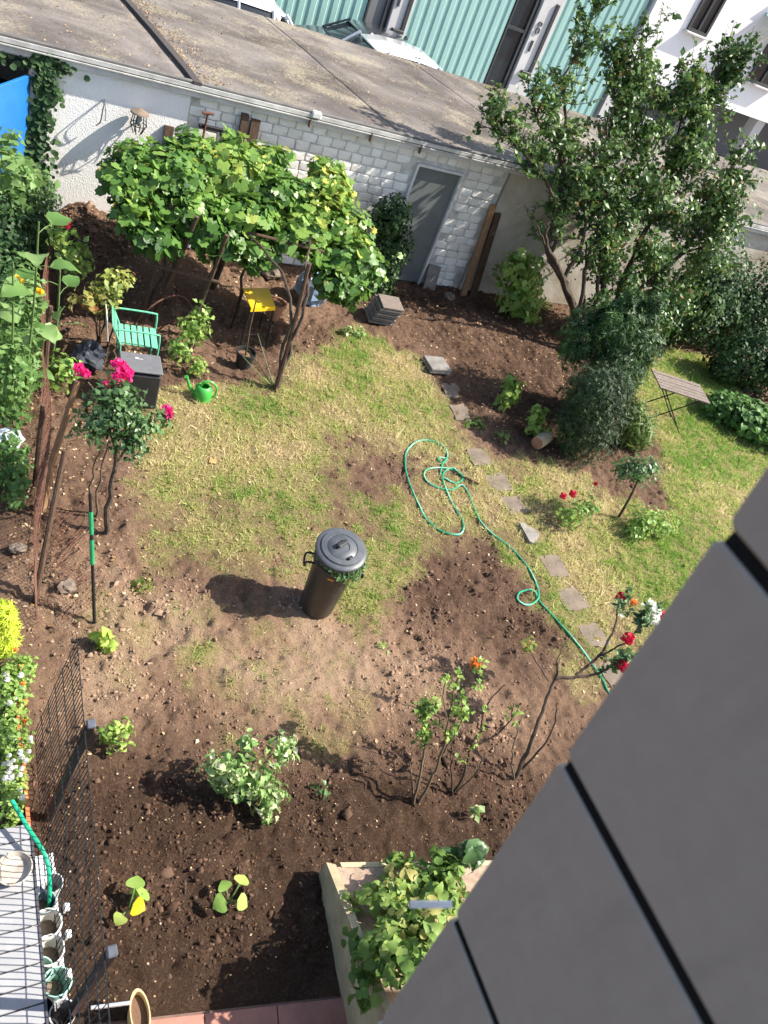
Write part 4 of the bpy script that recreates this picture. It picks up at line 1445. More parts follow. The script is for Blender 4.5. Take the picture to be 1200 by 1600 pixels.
m = MB()
m.add([(2.36, 1.70, -.05), (2.20, .45, -.05), (2.25, .45, -.05), (2.46, 1.66, -.05), (2.36, 1.70, zr(1.70)), (2.20, .45, zr(.45)), (2.25, .45, zr(.45)), (2.42, 1.66, zr(1.66))],
      [(3, 2, 1, 0), (4, 5, 6, 7), (0, 1, 5, 4), (1, 2, 6, 5), (2, 3, 7, 6), (3, 0, 4, 7)])
m.build('side_wall', PLC.m, pl)
MB().add([(2.463, 1.672, -.05), (2.463, 1.632, -.05), (4.2, 1.22, -.05), (4.2, 1.26, -.05), (2.463, 1.672, .205), (2.463, 1.632, .212), (4.2, 1.22, .212), (4.2, 1.26, .205)],
         [(3, 2, 1, 0), (4, 5, 6, 7), (0, 1, 5, 4), (1, 2, 6, 5), (2, 3, 7, 6), (3, 0, 4, 7)]).build('front_wall', PLC.m, pl)
gx, gy = np.meshgrid(np.linspace(0, 1, 40), np.linspace(0, 1, 40), indexing='ij')
px_ = 2.41 - .16 * gy + (1.79 + .16 * gy) * gx
py_ = 1.65 - .42 * gx - gy * 1.15
pz_ = .205 + gy * .34 + .03 * (fbm(px_, py_, 8, 3) - .5)
i = (np.arange(39)[:, None] * 40 + np.arange(39)[None]).ravel()
me = np_mesh('soil', np.stack([px_, py_, pz_], -1).reshape(-1, 3) - np.array(wloc(pl)), np.stack([i, i + 1, i + 41, i + 40], 1), smooth=True)
link('soil', me, plain('sandy_soil', rgb(.36, .26, .19), .95, var=.4, scale=14, bump=.7), pl)

# --- oval trough and rod on the patio edge
tr = thing('plant_trough', (.91, 1.12, 0), 'cream rimmed oval trough of dark soil at the patio edge', 'trough')
m = MB()
prof = [(.85, .02), (.97, .22), (1.06, .23), (1.06, .25), (.93, .25), (.88, .2)]
Mx = Matrix.Diagonal((.055, .13, 1, 1))
m.lathe(prof, (.91, 1.12, 0), 28, Mx, cap1=False)
m.build('body', plain('cream_trough', rgb(.55, .42, .22), .6, var=.3), tr, smooth=True)
MB().lathe([(.01, .205), (.89, .20)], (.91, 1.12, 0), 24, Mx, cap0=False, cap1=False).build('soil', CLOD.m, tr)
props(MB().tube([(.64, 1.23, .26), (.86, 1.19, .26)], .012, 8).build('metal_rod', MATS['aluminium'], None, loc=(.75, 1.2, .26)), 'pale metal rod between mesh fence and trough', 'rod')

# --- mesh fence on the left
FEN = plain('anthracite_mesh', rgb(.022, .028, .032), .5, .3)
fe = thing('mesh_fence', (.62, 2.3, 0), 'dark wire mesh fence with square posts beside the grey bench', 'fence')


def fpt(s, h):
    """s: distance along y, h: 0..1 up the leaning panel"""
    y = s
    f = (s - .7) / 2.6
    xb, xt = .44 + .06 * f, .60 + .11 * f
    return (xb + (xt - xb) * h, y, .02 + 1.17 * h)


m = MB()
s = .72
while s < 3.26:
    m.tube([fpt(s, 0), fpt(s + .02, .5), fpt(s, 1)], .0034, 4, cap=False)
    s += .038
for h in (0, .17, .34, .51, .68, .85, 1.0):
    m.tube([fpt(q, h) for q in (.72, 1.4, 2.1, 2.8, 3.26)], .0035, 5, cap=False)
props(m.build('wire_mesh', FEN, fe), kind='stuff')
for s in (1.24, 2.56):
    a, b = Vector(fpt(s, 0)), Vector(fpt(s, 1.02))
    po = MB().quadbox([a + Vector((.012, -.025, -.1)), a + Vector((.012, .025, -.1)), b + Vector((.012, .025, 0)), b + Vector((.012, -.025, 0))], .04).build('post', BLACKM, fe)
    MB().box(b + Vector((.032, 0, .012)), (.055, .06, .03), bev=.008).build('post_cap', plain('grey_cap', rgb(.09, .10, .12), .4), po)

# --- slatted bench with pots, left bottom corner
BEN = plain('grey_composite', rgb(.30, .30, .31), .7, var=.12, scale=6)
be = thing('slatted_bench', (.27, 1.3, 0), 'low grey slatted bench at the left edge beyond the mesh fence', 'bench')
y = .45
while y < 2.29:
    MB().box((.27, y + .0525, .34), (.235, .1, .025), bev=.003).build('slat', BEN, be)
    y += .108
MB().box((.145, 1.38, .335), (.014, 1.88, .05)).box((.395, 1.38, .335), (.014, 1.88, .05)).build('edge_rail', plain('dark_rail', rgb(.06, .06, .07), .6), be)
for (x, y) in ((.17, .55), (.37, .55), (.17, 2.2), (.37, 2.2)):
    MB().box((x, y, .155), (.04, .04, .31)).build('leg', MATS['dark_rail'], be)
WSL = plain('white_slats', rgb(.62, .63, .66), .6, var=.15)
ws = thing('plant_stand', (.48, 1.6, 0), 'narrow white slatted plant stand between bench and mesh fence', 'stand')
for k in range(4):
    MB().box((.425 + k * .033, 1.5, .06), (.026, 1.55, .02), bev=.003).build('slat', WSL, ws)
MB().box((.475, .85, .025), (.14, .05, .05)).box((.475, 2.15, .025), (.14, .05, .05)).build('foot', WSL, ws)
POTC = {'white': plain('pot_white', rgb(.68, .66, .60), .6, var=.15), 'mint': plain('pot_mint', rgb(.30, .50, .42), .5, var=.15), 'blue': plain('pot_bluegrey', rgb(.20, .25, .28), .5, var=.15), 'grey': plain('pot_grey', rgb(.42, .43, .44), .5, var=.15), 'black': BLACKP}
pots = [(.498, 1.987, 'grey', .062, 'grey pot at the far end of the pot row by the fence'), (.427, 1.908, 'blue', .066, 'blue grey pot left of the far grey pot'), (.449, 1.763, 'white', .088, 'white pot farther from the mint pots'), (.446, 1.600, 'white', .088, 'white pot right beside the mint pots'), (.365, 1.507, 'mint', .072, 'smaller mint pot nearer the grey bench'), (.45, 1.412, 'mint', .082, 'larger mint pot nearer the mesh fence'), (.375, 1.315, 'black', .075, 'black pot below the mint pots'), (.478, 1.245, 'grey', .072, 'grey pot by the lower fence post'), (.38, 1.165, 'black', .07, 'black pot at the bottom edge of the photo')]
for (x, y, c, r, lab) in pots:
    h = .19
    t = thing('flower_pot', (x, y, .07), lab, 'pot', 'empty pots by the mesh fence')
    tl = Matrix.Rotation(rs.uniform(-.12, .12), 4, 'X') @ Matrix.Rotation(rs.uniform(-.05, .15), 4, 'Y')
    MB().lathe([(r * .70, .005), (r * .95, h * .84), (r * 1.06, h * .84), (r * 1.06, h), (r * .95, h), (r * .88, h * .8), (r * .62, .03), (.001, .028)], (x, y, .07), 28, tl, cap1=False).build('body', POTC[c], t, smooth=True)
    MB().lathe([(.001, .07), (r * .66, .068)], (x, y, .075), 20, tl, cap0=False, cap1=False).build('soil', plain('pot_soil', rgb(.16, .12, .09), .95, var=.4, scale=30), t)
bo = thing('clay_bowl', (.275, 2.09, .355), 'shallow weathered bowl standing on the slatted bench', 'bowl')
MB().lathe([(.07, .0), (.10, .05), (.108, .075), (.100, .078), (.085, .035), (.001, .02)], (.275, 2.09, .354), 30, cap1=False).build('body', plain('bowl_stone', rgb(.45, .40, .34), .7, var=.5, scale=12), bo, smooth=True)
for k, (x, y) in enumerate(((.562, 1.82), (.556, 1.66), (.535, 1.44))):
    t = thing('white_clip', (x, y, .3), ('white clip on the fence nearest the far pots', 'white clip on the fence beside the white pots', 'white clip on the fence beside the larger mint pot')[k], 'clip', 'white clips on the mesh fence')
    MB().box((x, y, .30), (.035, .05, .03), bev=.008).box((x - .012, y, .275), (.012, .04, .05), bev=.003).build('body', plain('white_plastic', rgb(.8, .8, .78), .5), t)
gp = MB().tube(smooth_path([(.285, 2.5, .5), (.36, 2.32, .48), (.46, 2.1, .44), (.475, 1.95, .3), (.47, 1.88, .1)], 4), .014, 8).build('green_pole', plain('green_tube', rgb(.015, .36, .20), .4), None, smooth=True, loc=(.4, 2.2, 0))
props(gp, 'bent green tube leaning over the end of the slatted bench', 'tube')
oe = MB()
for (a, b) in (((.389, 3.5), (.40, 3.05)), ((.405, 2.95), (.408, 2.36))):
    oe.quadbox([(a[0], a[1], 0), (b[0], b[1], 0), (b[0], b[1], .17), (a[0], a[1], .17)], .025)
props(oe.build('bed_edging', plain('orange_edging', rgb(.55, .17, .06), .6, var=.3), None, loc=(.4, 2.9, 0)), 'orange board edging along the white flower bed', 'edging')

# --- rusty net fence with posts
nf = thing('rusty_net_fence', (.85, 6.9, 0), 'sagging rusty wire net fence running along the left bed', 'fence')
line = smooth_path([(1.16, 9.55, 0), (1.02, 8.3, 0), (.82, 6.9, 0), (.70, 5.9, 0), (.62, 4.9, 0), (.60, 4.15, 0)], 14)
cum = [0]
for i in range(1, len(line)):
    cum.append(cum[-1] + (line[i] - line[i - 1]).length)


def onl(s):
    s = max(0, min(cum[-1], s))
    for i in range(1, len(cum)):
        if s <= cum[i]:
            return line[i - 1].lerp(line[i], (s - cum[i - 1]) / (cum[i] - cum[i - 1]))
    return line[-1]


m = MB()
rn = random.Random(3)
hN = .85
for dirn in (-1, 1):
    s = -1.0
    while s < cum[-1] + 1:
        pts = []
        for q in range(6):
            h = q / 5
            ss = s + dirn * h * .55
            if 0 <= ss <= cum[-1]:
                p = onl(ss)
                hh = hN * (.88 + .12 * math.sin(ss * 2.1))
                pts.append((p.x - .10 * h * math.sin(ss * 1.3) + rn.uniform(-.006, .006), p.y, .0 + hh * h))
        if len(pts) > 1:
            m.tube(pts, .0022, 3, cap=False)
        s += .042
for h in (.02, .5, 1.0):
    m.tube([(onl(q * .15).x - .10 * h * math.sin(q * .15 * 1.3), onl(q * .15).y, hN * (.88 + .12 * math.sin(q * .15 * 2.1)) * h) for q in range(int(cum[-1] / .15))], .003, 4, cap=False)
props(m.build('wire_net', RUST, nf), kind='stuff')
for (s, h, lx) in ((.1, 1.0, .05), (2.0, 1.0, .02), (3.6, .95, .03)):
    p = onl(s)
    MB().tube([(p.x, p.y, -.05), (p.x + lx, p.y + .05, h)], [.03, .026], 7).build('post', WOOD_D.m, nf)
# loose red-brown net lying on the soil
lr = np.random.default_rng(14)
m = MB()
for k in range(95):
    x0, y0 = lr.uniform(.72, 1.0), lr.uniform(4.15, 5.5)
    a = lr.choice([.9, 2.2]) + lr.normal() * .12
    pts = []
    for q in range(5):
        x, y = x0 + math.cos(a) * q * .09, y0 + math.sin(a) * q * .09
        pts.append((x, y, gz1(x, y) + .02 + .05 * math.sin(x * 9) ** 2 + lr.normal() * .008))
    m.tube(pts, .0021, 3, cap=False)
o = props(m.build('loose_net', RUST, None, loc=(.9, 4.8, 0)), 'loose red brown wire net lying on the soil by the posts', 'net')
o = MB().tube([(.585, 4.495, -.1), (.70, 4.78, .7), (.80, 5.02, 1.30)], [.026, .024, .022], 8).build('leaning_post', WOOD_D.m, None, loc=(.585, 4.495, 0))
props(o, 'black leaning post beside the loose net', 'post')
gs = thing('taped_stake', (1.057, 4.18, 0), 'thin upright stake wrapped with green tape on bare soil', 'stake')


def sk(t):
    return Vector((1.057, 4.18, -.1)).lerp(Vector((.955, 4.62, 1.20)), t)


MB().tube([sk(0), sk(.5), sk(1)], [.014, .014, .013], 8).build('rod', BLACKM, gs)
for a, b in ((.52, .69), (.73, .88)):
    MB().tube([sk(a), sk(b)], .019, 8).build('green_tape', plain('green_tape', rgb(.02, .25, .10), .5), gs)
# crumpled blue-grey bags
BAG = plain('blue_bag', rgb(.20, .29, .40), .35, var=.3)


def bag(c, r, seed, label, mat):
    rg_ = np.random.default_rng(seed)
    n = 10
    m = MB()
    vs = []
    for i in range(1, n):
        for k in range(14):
            th, ph = PI * i / n, 2 * PI * k / 14
            f = 1 + rg_.normal() * .16
            vs.append((c[0] + r[0] * math.sin(th) * math.cos(ph) * f, c[1] + r[1] * math.sin(th) * math.sin(ph) * f, c[2] + r[2] * math.cos(th) * f))
    fs = [((i) * 14 + k, (i + 1) * 14 + k, (i + 1) * 14 + (k + 1) % 14, i * 14 + (k + 1) % 14) for i in range(n - 2) for k in range(14)]
    fs += [tuple(range(14)), tuple(range((n - 2) * 14 + 13, (n - 2) * 14 - 1, -1))]
    m.add(vs, fs)
    return props(m.build('plastic_bag', mat, None, loc=(c[0], c[1], c[2] - r[2])), label, 'bag')


bag((4.95, 10.05, .27), (.26, .2, .3), 3, 'crumpled blue grey plastic bag under the right end of the vine', BAG)
bag((.50, 6.55, .07), (.13, .16, .08), 5, 'pale blue plastic bag lying at the left edge', plain('pale_bag', rgb(.5, .56, .64), .4))
bag((1.45, 8.0, .12), (.18, .22, .14), 6, 'dark plastic sack left of the green chair', plain('dark_bag', rgb(.05, .055, .07), .35))
# stones in the bed
for k, (x, y, r, lab) in enumerate(((.86, 4.62, .09, 'pale pointed stone lying between the posts'), (4.5, 10.7, .16, 'grey boulder at the wall behind the vine'), (7.95, 10.75, .12, 'dark stone at the foot of the brick wall'), (.50, 5.1, .08, 'pale stone at the left edge by the rusty net'))):
    pr = np.random.default_rng(k + 70)
    m = MB()
    vs = []
    for i in range(1, 6):
        for q in range(9):
            th, ph = PI * i / 6, 2 * PI * q / 9
            f = r * (1 + pr.normal() * .13)
            vs.append((x + math.sin(th) * math.cos(ph) * f, y + math.sin(th) * math.sin(ph) * f * .8, max(-.03, r * .4 + math.cos(th) * f * .6)))
    fs = [(i * 9 + q, (i + 1) * 9 + q, (i + 1) * 9 + (q + 1) % 9, i * 9 + (q + 1) % 9) for i in range(4) for q in range(9)] + [tuple(range(9)), tuple(range(44, 35, -1))]
    props(m.add(vs, fs).build('stone', STONE, None, smooth=False, loc=(x, y, 0)), lab, 'stone')

# ------------------------------------------------------------------ plants
G_VINE = leafmat('vine_leaf', [(0, rgb(.032, .085, .018)), (.3, rgb(.072, .165, .03)), (.65, rgb(.14, .265, .052)), (.93, rgb(.25, .36, .07)), (1, rgb(.46, .40, .08))], .32, .42, .45)
G_LILAC = leafmat('lilac_leaf', [(0, rgb(.035, .075, .02)), (.5, rgb(.075, .15, .038)), (.9, rgb(.15, .25, .06)), (1, rgb(.24, .16, .06))], .3, .42, .4)
G_DARK = leafmat('dark_shrub_leaf', [(0, rgb(.018, .045, .017)), (.6, rgb(.04, .085, .03)), (1, rgb(.08, .14, .05))], .2, .5, .2)
G_YEW = leafmat('yew_needle', [(0, rgb(.02, .038, .016)), (.6, rgb(.036, .066, .027)), (1, rgb(.075, .12, .05))], .1, .55, .3)
G_YEWG = leafmat('green_conifer', [(0, rgb(.018, .045, .014)), (.6, rgb(.035, .085, .024)), (1, rgb(.11, .21, .05))], .15, .5, .3)
G_ROSE = leafmat('rose_leaf', [(0, rgb(.035, .08, .03)), (.5, rgb(.07, .145, .05)), (1, rgb(.13, .23, .08))], .25, .4, .45)
G_YROSE = leafmat('yellowing_rose_leaf', [(0, rgb(.12, .18, .04)), (.5, rgb(.26, .30, .07)), (.85, rgb(.42, .38, .12)), (1, rgb(.40, .18, .08))], .3, .5, .3)
G_LIGHT = leafmat('light_green_leaf', [(0, rgb(.10, .19, .04)), (.5, rgb(.19, .32, .065)), (1, rgb(.34, .46, .12))], .35, .45, .4)
G_PALE = leafmat('pale_bush_leaf', [(0, rgb(.10, .20, .05)), (.45, rgb(.20, .33, .10)), (.75, rgb(.42, .50, .26)), (1, rgb(.60, .62, .44))], .3, .5, .3)
G_SUN = leafmat('sunflower_leaf', [(0, rgb(.06, .14, .03)), (.5, rgb(.12, .23, .06)), (1, rgb(.22, .34, .12))], .35, .5, .35)
G_LIME = leafmat('lime_conifer', [(0, rgb(.25, .38, .02)), (1, rgb(.50, .58, .05))], .2, .5, .3)
G_STEM = plain('green_stem', rgb(.10, .17, .05), .6)
R_STEM = plain('rose_cane', rgb(.13, .095, .06), .8, var=.4, scale=20)
F_PINK = leafmat('pink_petal', [(0, rgb(.55, .01, .13)), (1, rgb(.85, .06, .28))], .25, .5, .3)
F_RED = leafmat('red_petal', [(0, rgb(.38, .004, .02)), (1, rgb(.70, .02, .06))], .2, .5, .3)
F_WHITE = leafmat('white_petal', [(0, rgb(.65, .65, .60)), (1, rgb(.85, .85, .82))], .3, .6, .3)
F_ORANGE = leafmat('orange_petal', [(0, rgb(.75, .20, .03)), (1, rgb(.85, .42, .12))], .3, .5, .3)
F_YELLOW = leafmat('yellow_petal', [(0, rgb(.75, .42, .01)), (1, rgb(.85, .58, .03))], .3, .5, .3)
BL = {k: bloom_mesh('bloom_' + k, m, .055, i) for i, (k, m) in enumerate((('pink', F_PINK), ('red', F_RED), ('white', F_WHITE), ('orange', F_ORANGE), ('yellow', F_YELLOW)))}


def bloom(kind, p, s, parent, name='flower', tilt=(0, 0, 0)):
    o = link(name, BL[kind], None, parent, Vector(p) - wloc(parent))
    o.scale = (s, s, s)
    o.rotation_euler = tilt
    return o


def stem_part(paths, r0, r1, mat, parent, name='stem', n=6):
    for p in paths:
        MB().tube(p, taper(len(p), r0, r1), n).build(name, mat, parent, smooth=True)


def bush(name, label, cat, base, blobs, n, size, tmpl, mat, seed, stems=4, amp=.3, shell=.45, up=.35, jit=.55, sr=.012, stem_mat=None, group=None, lower=-1.0, part='foliage', inner=None):
    rng = np.random.default_rng(seed)
    t = thing(name, base, label, cat, group)
    P, N = blob_points(blobs, n, rng, shell, amp, up, jit, lower)
    ok = P[:, 2] > .015
    P, N = P[ok], N[ok]
    S = size * rng.uniform(.65, 1.25, len(P))
    T = N * .2 + rng.normal(size=N.shape) * .8 + np.array([0, 0, -.25])
    c = fbm(P[:, 0] * 1 + P[:, 2], P[:, 1] + 3, 2.5, 3)
    var = np.clip(.5 + (c - .5) * 1.3 + rng.normal(size=len(P)) * .2, 0, 1)
    leaves(part, P, N, S, tmpl, mat, t, rng, T, var, 'stuff')
    for k in range(stems):
        b = blobs[k % len(blobs)]
        q = np.array(b[0]) + np.array(b[1]) * rng.uniform(-.5, .5, 3)
        p0 = Vector(base) + Vector((rng.normal() * .03, rng.normal() * .03, -.02))
        mid = p0.lerp(Vector(q), .55) + Vector(rng.normal(size=3) * .04)
        pth = smooth_path([p0, mid, q], 4)
        stem_part([pth], sr, sr * .4, stem_mat or R_STEM, t)
    return t


# --- pergola and grape vine
pg = thing('vine_pergola', (3.2, 9.0, 0), 'rough pole pergola carrying the grape vine', 'pergola')
posts = [((3.73, 7.69, -.05), (3.78, 7.95, 1.72)), ((2.20, 9.05, -.05), (2.35, 9.0, 1.7)), ((2.36, 9.1, -.05), (2.60, 8.75, 1.7)), ((3.38, 10.0, -.05), (3.4, 9.9, 1.85)), ((2.19, 10.5, -.05), (2.15, 10.3, 1.7)), ((2.75, 8.75, -.05), (2.95, 8.6, 1.6)), ((4.75, 9.9, -.05), (4.75, 9.8, 1.75)), ((2.55, 9.5, -.05), (2.7, 9.3, 1.7))]
for a, b in posts:
    MB().tube(smooth_path([a, Vector(a).lerp(Vector(b), .5) + Vector((.02, .01, 0)), b], 4), taper(9, .036, .026), 8).build('post', WOOD_D.m, pg, smooth=True)
for a, b in (((1.9, 9.1, 1.58), (4.3, 8.72, 1.52)), ((1.9, 10.2, 1.7), (4.9, 9.85, 1.72)), ((2.2, 8.9, .92), (3.0, 8.62, .95)), ((2.15, 10.3, 1.64), (2.4, 8.9, 1.55)), ((4.75, 9.8, 1.66), (4.6, 8.8, 1.45))):
    MB().tube([a, b], .022, 8).build('rail', WOOD_D.m, pg)
for k, (x, y, r, h) in enumerate(((2.5, 8.85, .42, .55), (2.75, 8.7, .35, .42), (3.1, 9.3, .45, .5))):
    MB().tube([(x + r * math.cos(a), y + .12 * math.sin(a * 2 + k), h * math.sin(a)) for a in np.linspace(0, PI, 15)], .011, 6).build('hoop', RUST, pg)

rng = np.random.default_rng(42)
vine = thing('grape_vine', (3.74, 7.74, 0), 'lush bright green grape vine covering the pergola before the garage wall', 'vine')
vb = [((1.98, 9.4, 1.72), (.40, .48, .32)), ((2.05, 9.1, 1.45), (.34, .36, .30)), ((2.5, 9.55, 1.85), (.48, .5, .26)), ((2.65, 9.15, 1.58), (.45, .42, .30)), ((3.2, 9.75, 1.92), (.52, .46, .25)), ((3.3, 9.25, 1.62), (.5, .42, .28)), ((3.85, 9.65, 1.80), (.5, .48, .28)), ((4.3, 9.6, 1.78), (.48, .48, .28)), ((4.05, 9.05, 1.52), (.48, .36, .28)), ((4.68, 9.35, 1.62), (.45, .45, .32)), ((4.72, 8.85, 1.44), (.38, .38, .30)), ((4.5, 8.62, 1.22), (.30, .24, .24)), ((4.85, 9.25, 1.5), (.28, .36, .28)), ((4.75, 9.9, 1.86), (.32, .34, .22)), ((4.75, 8.75, 1.2), (.28, .24, .26)), ((2.9, 8.85, 1.42), (.4, .26, .2)), ((2.2, 8.85, 1.32), (.34, .24, .22)), ((4.78, 8.66, 1.08), (.24, .2, .26)), ((5.12, 9.0, 1.22), (.24, .28, .3)), ((3.47, 8.88, 1.28), (.3, .2, .2)), ((2.74, 9.95, 2.02), (.34, .3, .2)), ((3.8, 10.15, 2.0), (.36, .3, .2)), ((4.7, 10.2, 1.98), (.3, .28, .2)), ((2.0, 9.55, 1.95), (.26, .26, .18)), ((3.3, 10.1, 2.06), (.2, .2, .18))]
P, N = blob_points(vb, 10000, rng, .5, .32, .55, .62)
c = fbm(P[:, 0] * 1.2 + 2, P[:, 1] + P[:, 2], 1.6, 3)
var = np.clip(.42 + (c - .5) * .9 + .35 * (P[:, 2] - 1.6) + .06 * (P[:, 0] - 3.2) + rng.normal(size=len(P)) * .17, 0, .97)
var = np.where(rng.random(len(P)) < .012, 1.0, var)
T = N * .15 + rng.normal(size=N.shape) * .5 + np.array([0, -.35, -.7])
S = np.clip(rng.lognormal(-2.35, .32, len(P)), .045, .17)
# the leaves that show largest are single pieces, the rest one mass
score = P[:, 2] * .6 - P[:, 1] * .5 + N[:, 2] * .4 + S * 6
big = np.zeros(len(P), dtype=bool)
big[np.argsort(-score)[:290]] = True
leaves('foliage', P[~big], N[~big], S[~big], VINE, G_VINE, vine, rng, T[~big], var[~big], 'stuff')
lib = []
for k in range(6):
    V, F, a = leaf_arrays(np.zeros((1, 3)), np.array([[0, 0, 1.]]), np.array([1.0]), VINE, np.random.default_rng(k), np.array([[0, 1., 0]]), np.array([.3 + .13 * k]))
    V = V * np.array([1, 1, 1]) + np.random.default_rng(k).normal(size=V.shape) * .02
    me = np_mesh('vine_leaf_mesh', V, F, {'var': a})
    me.materials.append(G_VINE)
    lib.append(me)
vo = wloc(vine)
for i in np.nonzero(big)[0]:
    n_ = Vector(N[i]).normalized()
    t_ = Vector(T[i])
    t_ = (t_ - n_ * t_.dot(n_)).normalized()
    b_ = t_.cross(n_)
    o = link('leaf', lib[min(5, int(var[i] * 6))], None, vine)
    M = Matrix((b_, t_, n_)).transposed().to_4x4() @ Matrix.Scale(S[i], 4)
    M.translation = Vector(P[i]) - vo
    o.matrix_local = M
vp = [smooth_path(p, 5, .012, rng) for p in ([(3.74, 7.74, 0), (3.80, 7.8, .7), (3.88, 7.95, 1.3), (4.0, 8.6, 1.6), (4.4, 9.2, 1.7)], [(3.78, 7.76, 0), (3.72, 7.8, .5), (3.7, 8.0, 1.2), (3.3, 8.8, 1.55), (2.5, 9.2, 1.6)], [(3.36, 9.96, 0), (3.45, 9.9, .8), (3.3, 9.8, 1.5), (2.4, 9.7, 1.7)], [(2.85, 9.0, 0), (2.95, 8.95, .8), (3.05, 9.0, 1.5)], [(2.3, 9.25, 0), (2.45, 9.2, .8), (2.3, 9.2, 1.5)], [(3.7, 9.6, 0), (3.6, 9.5, .7), (3.75, 9.4, 1.5)])]
stem_part(vp, .026, .010, BARK.m, vine, 'stem')
# trailing and upright shoots
sh = []
for k in range(26):
    bc, br = vb[rng.integers(len(vb))]
    a = rng.uniform(0, 6.28)
    p0 = Vector((bc[0] + br[0] * .8 * math.cos(a), bc[1] + br[1] * .8 * math.sin(a), bc[2] + br[2] * .5))
    up_ = 1 if k % 2 else -.7
    d = Vector((math.cos(a) * .6, math.sin(a) * .6, up_))
    sh.append(smooth_path([p0, p0 + d * .16, p0 + d * .26 + Vector((rng.normal() * .06, rng.normal() * .06, .02))], 2))
m = MB()
for q in sh:
    m.tube(q, taper(len(q), .005, .002), 4)
props(m.build('trailing_shoot', G_STEM, vine), kind='stuff')
P, N, T = twig_leaves(sh, 6, rng, .2)
leaves('shoot_foliage', P, N, rng.uniform(.05, .10, len(P)), VINE, G_VINE, vine, rng, T, rng.uniform(.4, .95, len(P)), 'stuff')
# shoots at the foot of the corner post
tw = [smooth_path([(3.74, 7.74, 0), (3.74 + dx, 7.74 + dy, .25), (3.74 + 1.9 * dx, 7.74 + 1.7 * dy, .5)], 3) for dx, dy in ((-.25, .15), (.3, .12), (-.12, .3), (.18, .25), (-.3, -.02))]
stem_part(tw, .008, .003, G_STEM, vine, 'shoot')

# --- lilac tree
lt = thing('lilac_tree', (10.25, 9.2, 0), 'multi stemmed lilac tree with sparse upper twigs leaning over the garage roof', 'tree')
rng = np.random.default_rng(77)
raw = [
    ([(10.25, 9.2, -.05), (9.85, 9.45, .63), (9.26, 9.67, 1.19), (8.84, 9.81, 1.53), (8.70, 9.95, 1.85), (8.74, 10.07, 2.18), (8.68, 10.25, 2.62), (8.45, 10.41, 3.02), (7.95, 10.51, 3.27), (7.72, 10.65, 3.63)], .085, .014),
    ([(8.68, 10.25, 2.62), (8.55, 10.45, 3.2), (8.26, 10.73, 3.82), (8.41, 10.9, 4.26), (8.51, 11.13, 4.82)], .032, .008),
    ([(8.84, 9.81, 1.53), (8.77, 9.9, 2.1), (8.36, 9.99, 2.5), (8.02, 10.06, 2.72), (7.61, 10.12, 2.92), (7.27, 10.16, 3.03), (6.93, 10.21, 3.17)], .035, .008),
    ([(10.3, 9.25, -.05), (10.51, 9.68, .69), (10.28, 9.96, 1.41), (10.14, 10.32, 2.3), (9.9, 10.61, 3.02), (9.84, 10.93, 3.82), (9.68, 11.26, 4.64)], .075, .008),
    ([(9.9, 10.61, 3.02), (9.55, 10.9, 3.7), (9.3, 11.09, 4.23)], .025, .007),
    ([(9.9, 10.61, 3.02), (10.0, 10.9, 3.6), (10.07, 11.05, 4.13)], .022, .007),
    ([(10.4, 9.3, -.05), (10.83, 9.78, .8), (10.95, 10.17, 1.91), (11.16, 10.47, 2.77), (11.22, 10.75, 3.56), (11.41, 11.03, 4.36), (11.5, 11.2, 5.0)], .07, .008),
    ([(11.22, 10.75, 3.56), (11.5, 11.0, 4.2), (11.85, 11.2, 4.85)], .02, .006),
    ([(11.16, 10.47, 2.77), (10.95, 10.8, 3.8), (10.9, 11.14, 4.5)], .025, .007),
    ([(10.3, 9.25, -.05), (10.86, 9.67, .87), (11.71, 9.89, 1.93), (11.98, 10.05, 2.76), (12.02, 10.23, 3.63)], .065, .008),
    ([(11.71, 9.89, 1.93), (12.4, 9.9, 2.3), (12.84, 9.92, 2.5)], .025, .008),
    ([(9.66, 9.5, .8), (8.9, 9.5, 1.44), (8.35, 9.55, 1.88), (8.3, 9.6, 2.17)], .045, .015),
    ([(9.26, 9.67, 1.19), (9.3, 9.8, 1.9), (9.15, 10.1, 2.6), (9.0, 10.3, 3.3)], .04, .01),
    ([(9.85, 9.45, .63), (9.65, 9.7, 1.4), (9.62, 10.0, 2.2), (9.45, 10.4, 3.0), (9.2, 10.6, 3.7)], .045, .008),
    ([(9.0, 9.75, 1.4), (8.6, 9.7, 1.7), (8.25, 9.8, 2.0)], .03, .012),
    ([(10.15, 9.25, -.05), (9.95, 9.5, .7), (9.75, 9.7, 1.2), (9.5, 9.9, 1.9)], .05, .012),
    ([(10.2, 9.3, -.05), (10.15, 9.6, .9), (9.95, 9.9, 1.7), (9.85, 10.2, 2.5)], .05, .01),
]
lp = [smooth_path(p, 5, .012, rng) for p, _, _ in raw]
for q, (_, a, b) in zip(lp, raw):
    MB().tube(q, taper(len(q), a, b), 8).build('limb' if a < .06 else 'trunk', BARK.m, lt, smooth=True)
tw = twigs([lp[i] for i in (0, 1, 2, 3, 4, 5, 6, 7, 8, 9, 10, 12, 13)], 520, .55, rng, .34, .35, 1.15)
tw2 = twigs(tw, 820, .30, rng, .3, .3, 1.1)
m = MB()
for q in tw + tw2:
    m.tube(q, taper(len(q), .007, .003), 4, cap=False)
props(m.build('twig', BARK.m, lt), kind='stuff')
P, N, T = twig_leaves(tw + tw2, 11, rng, .3)
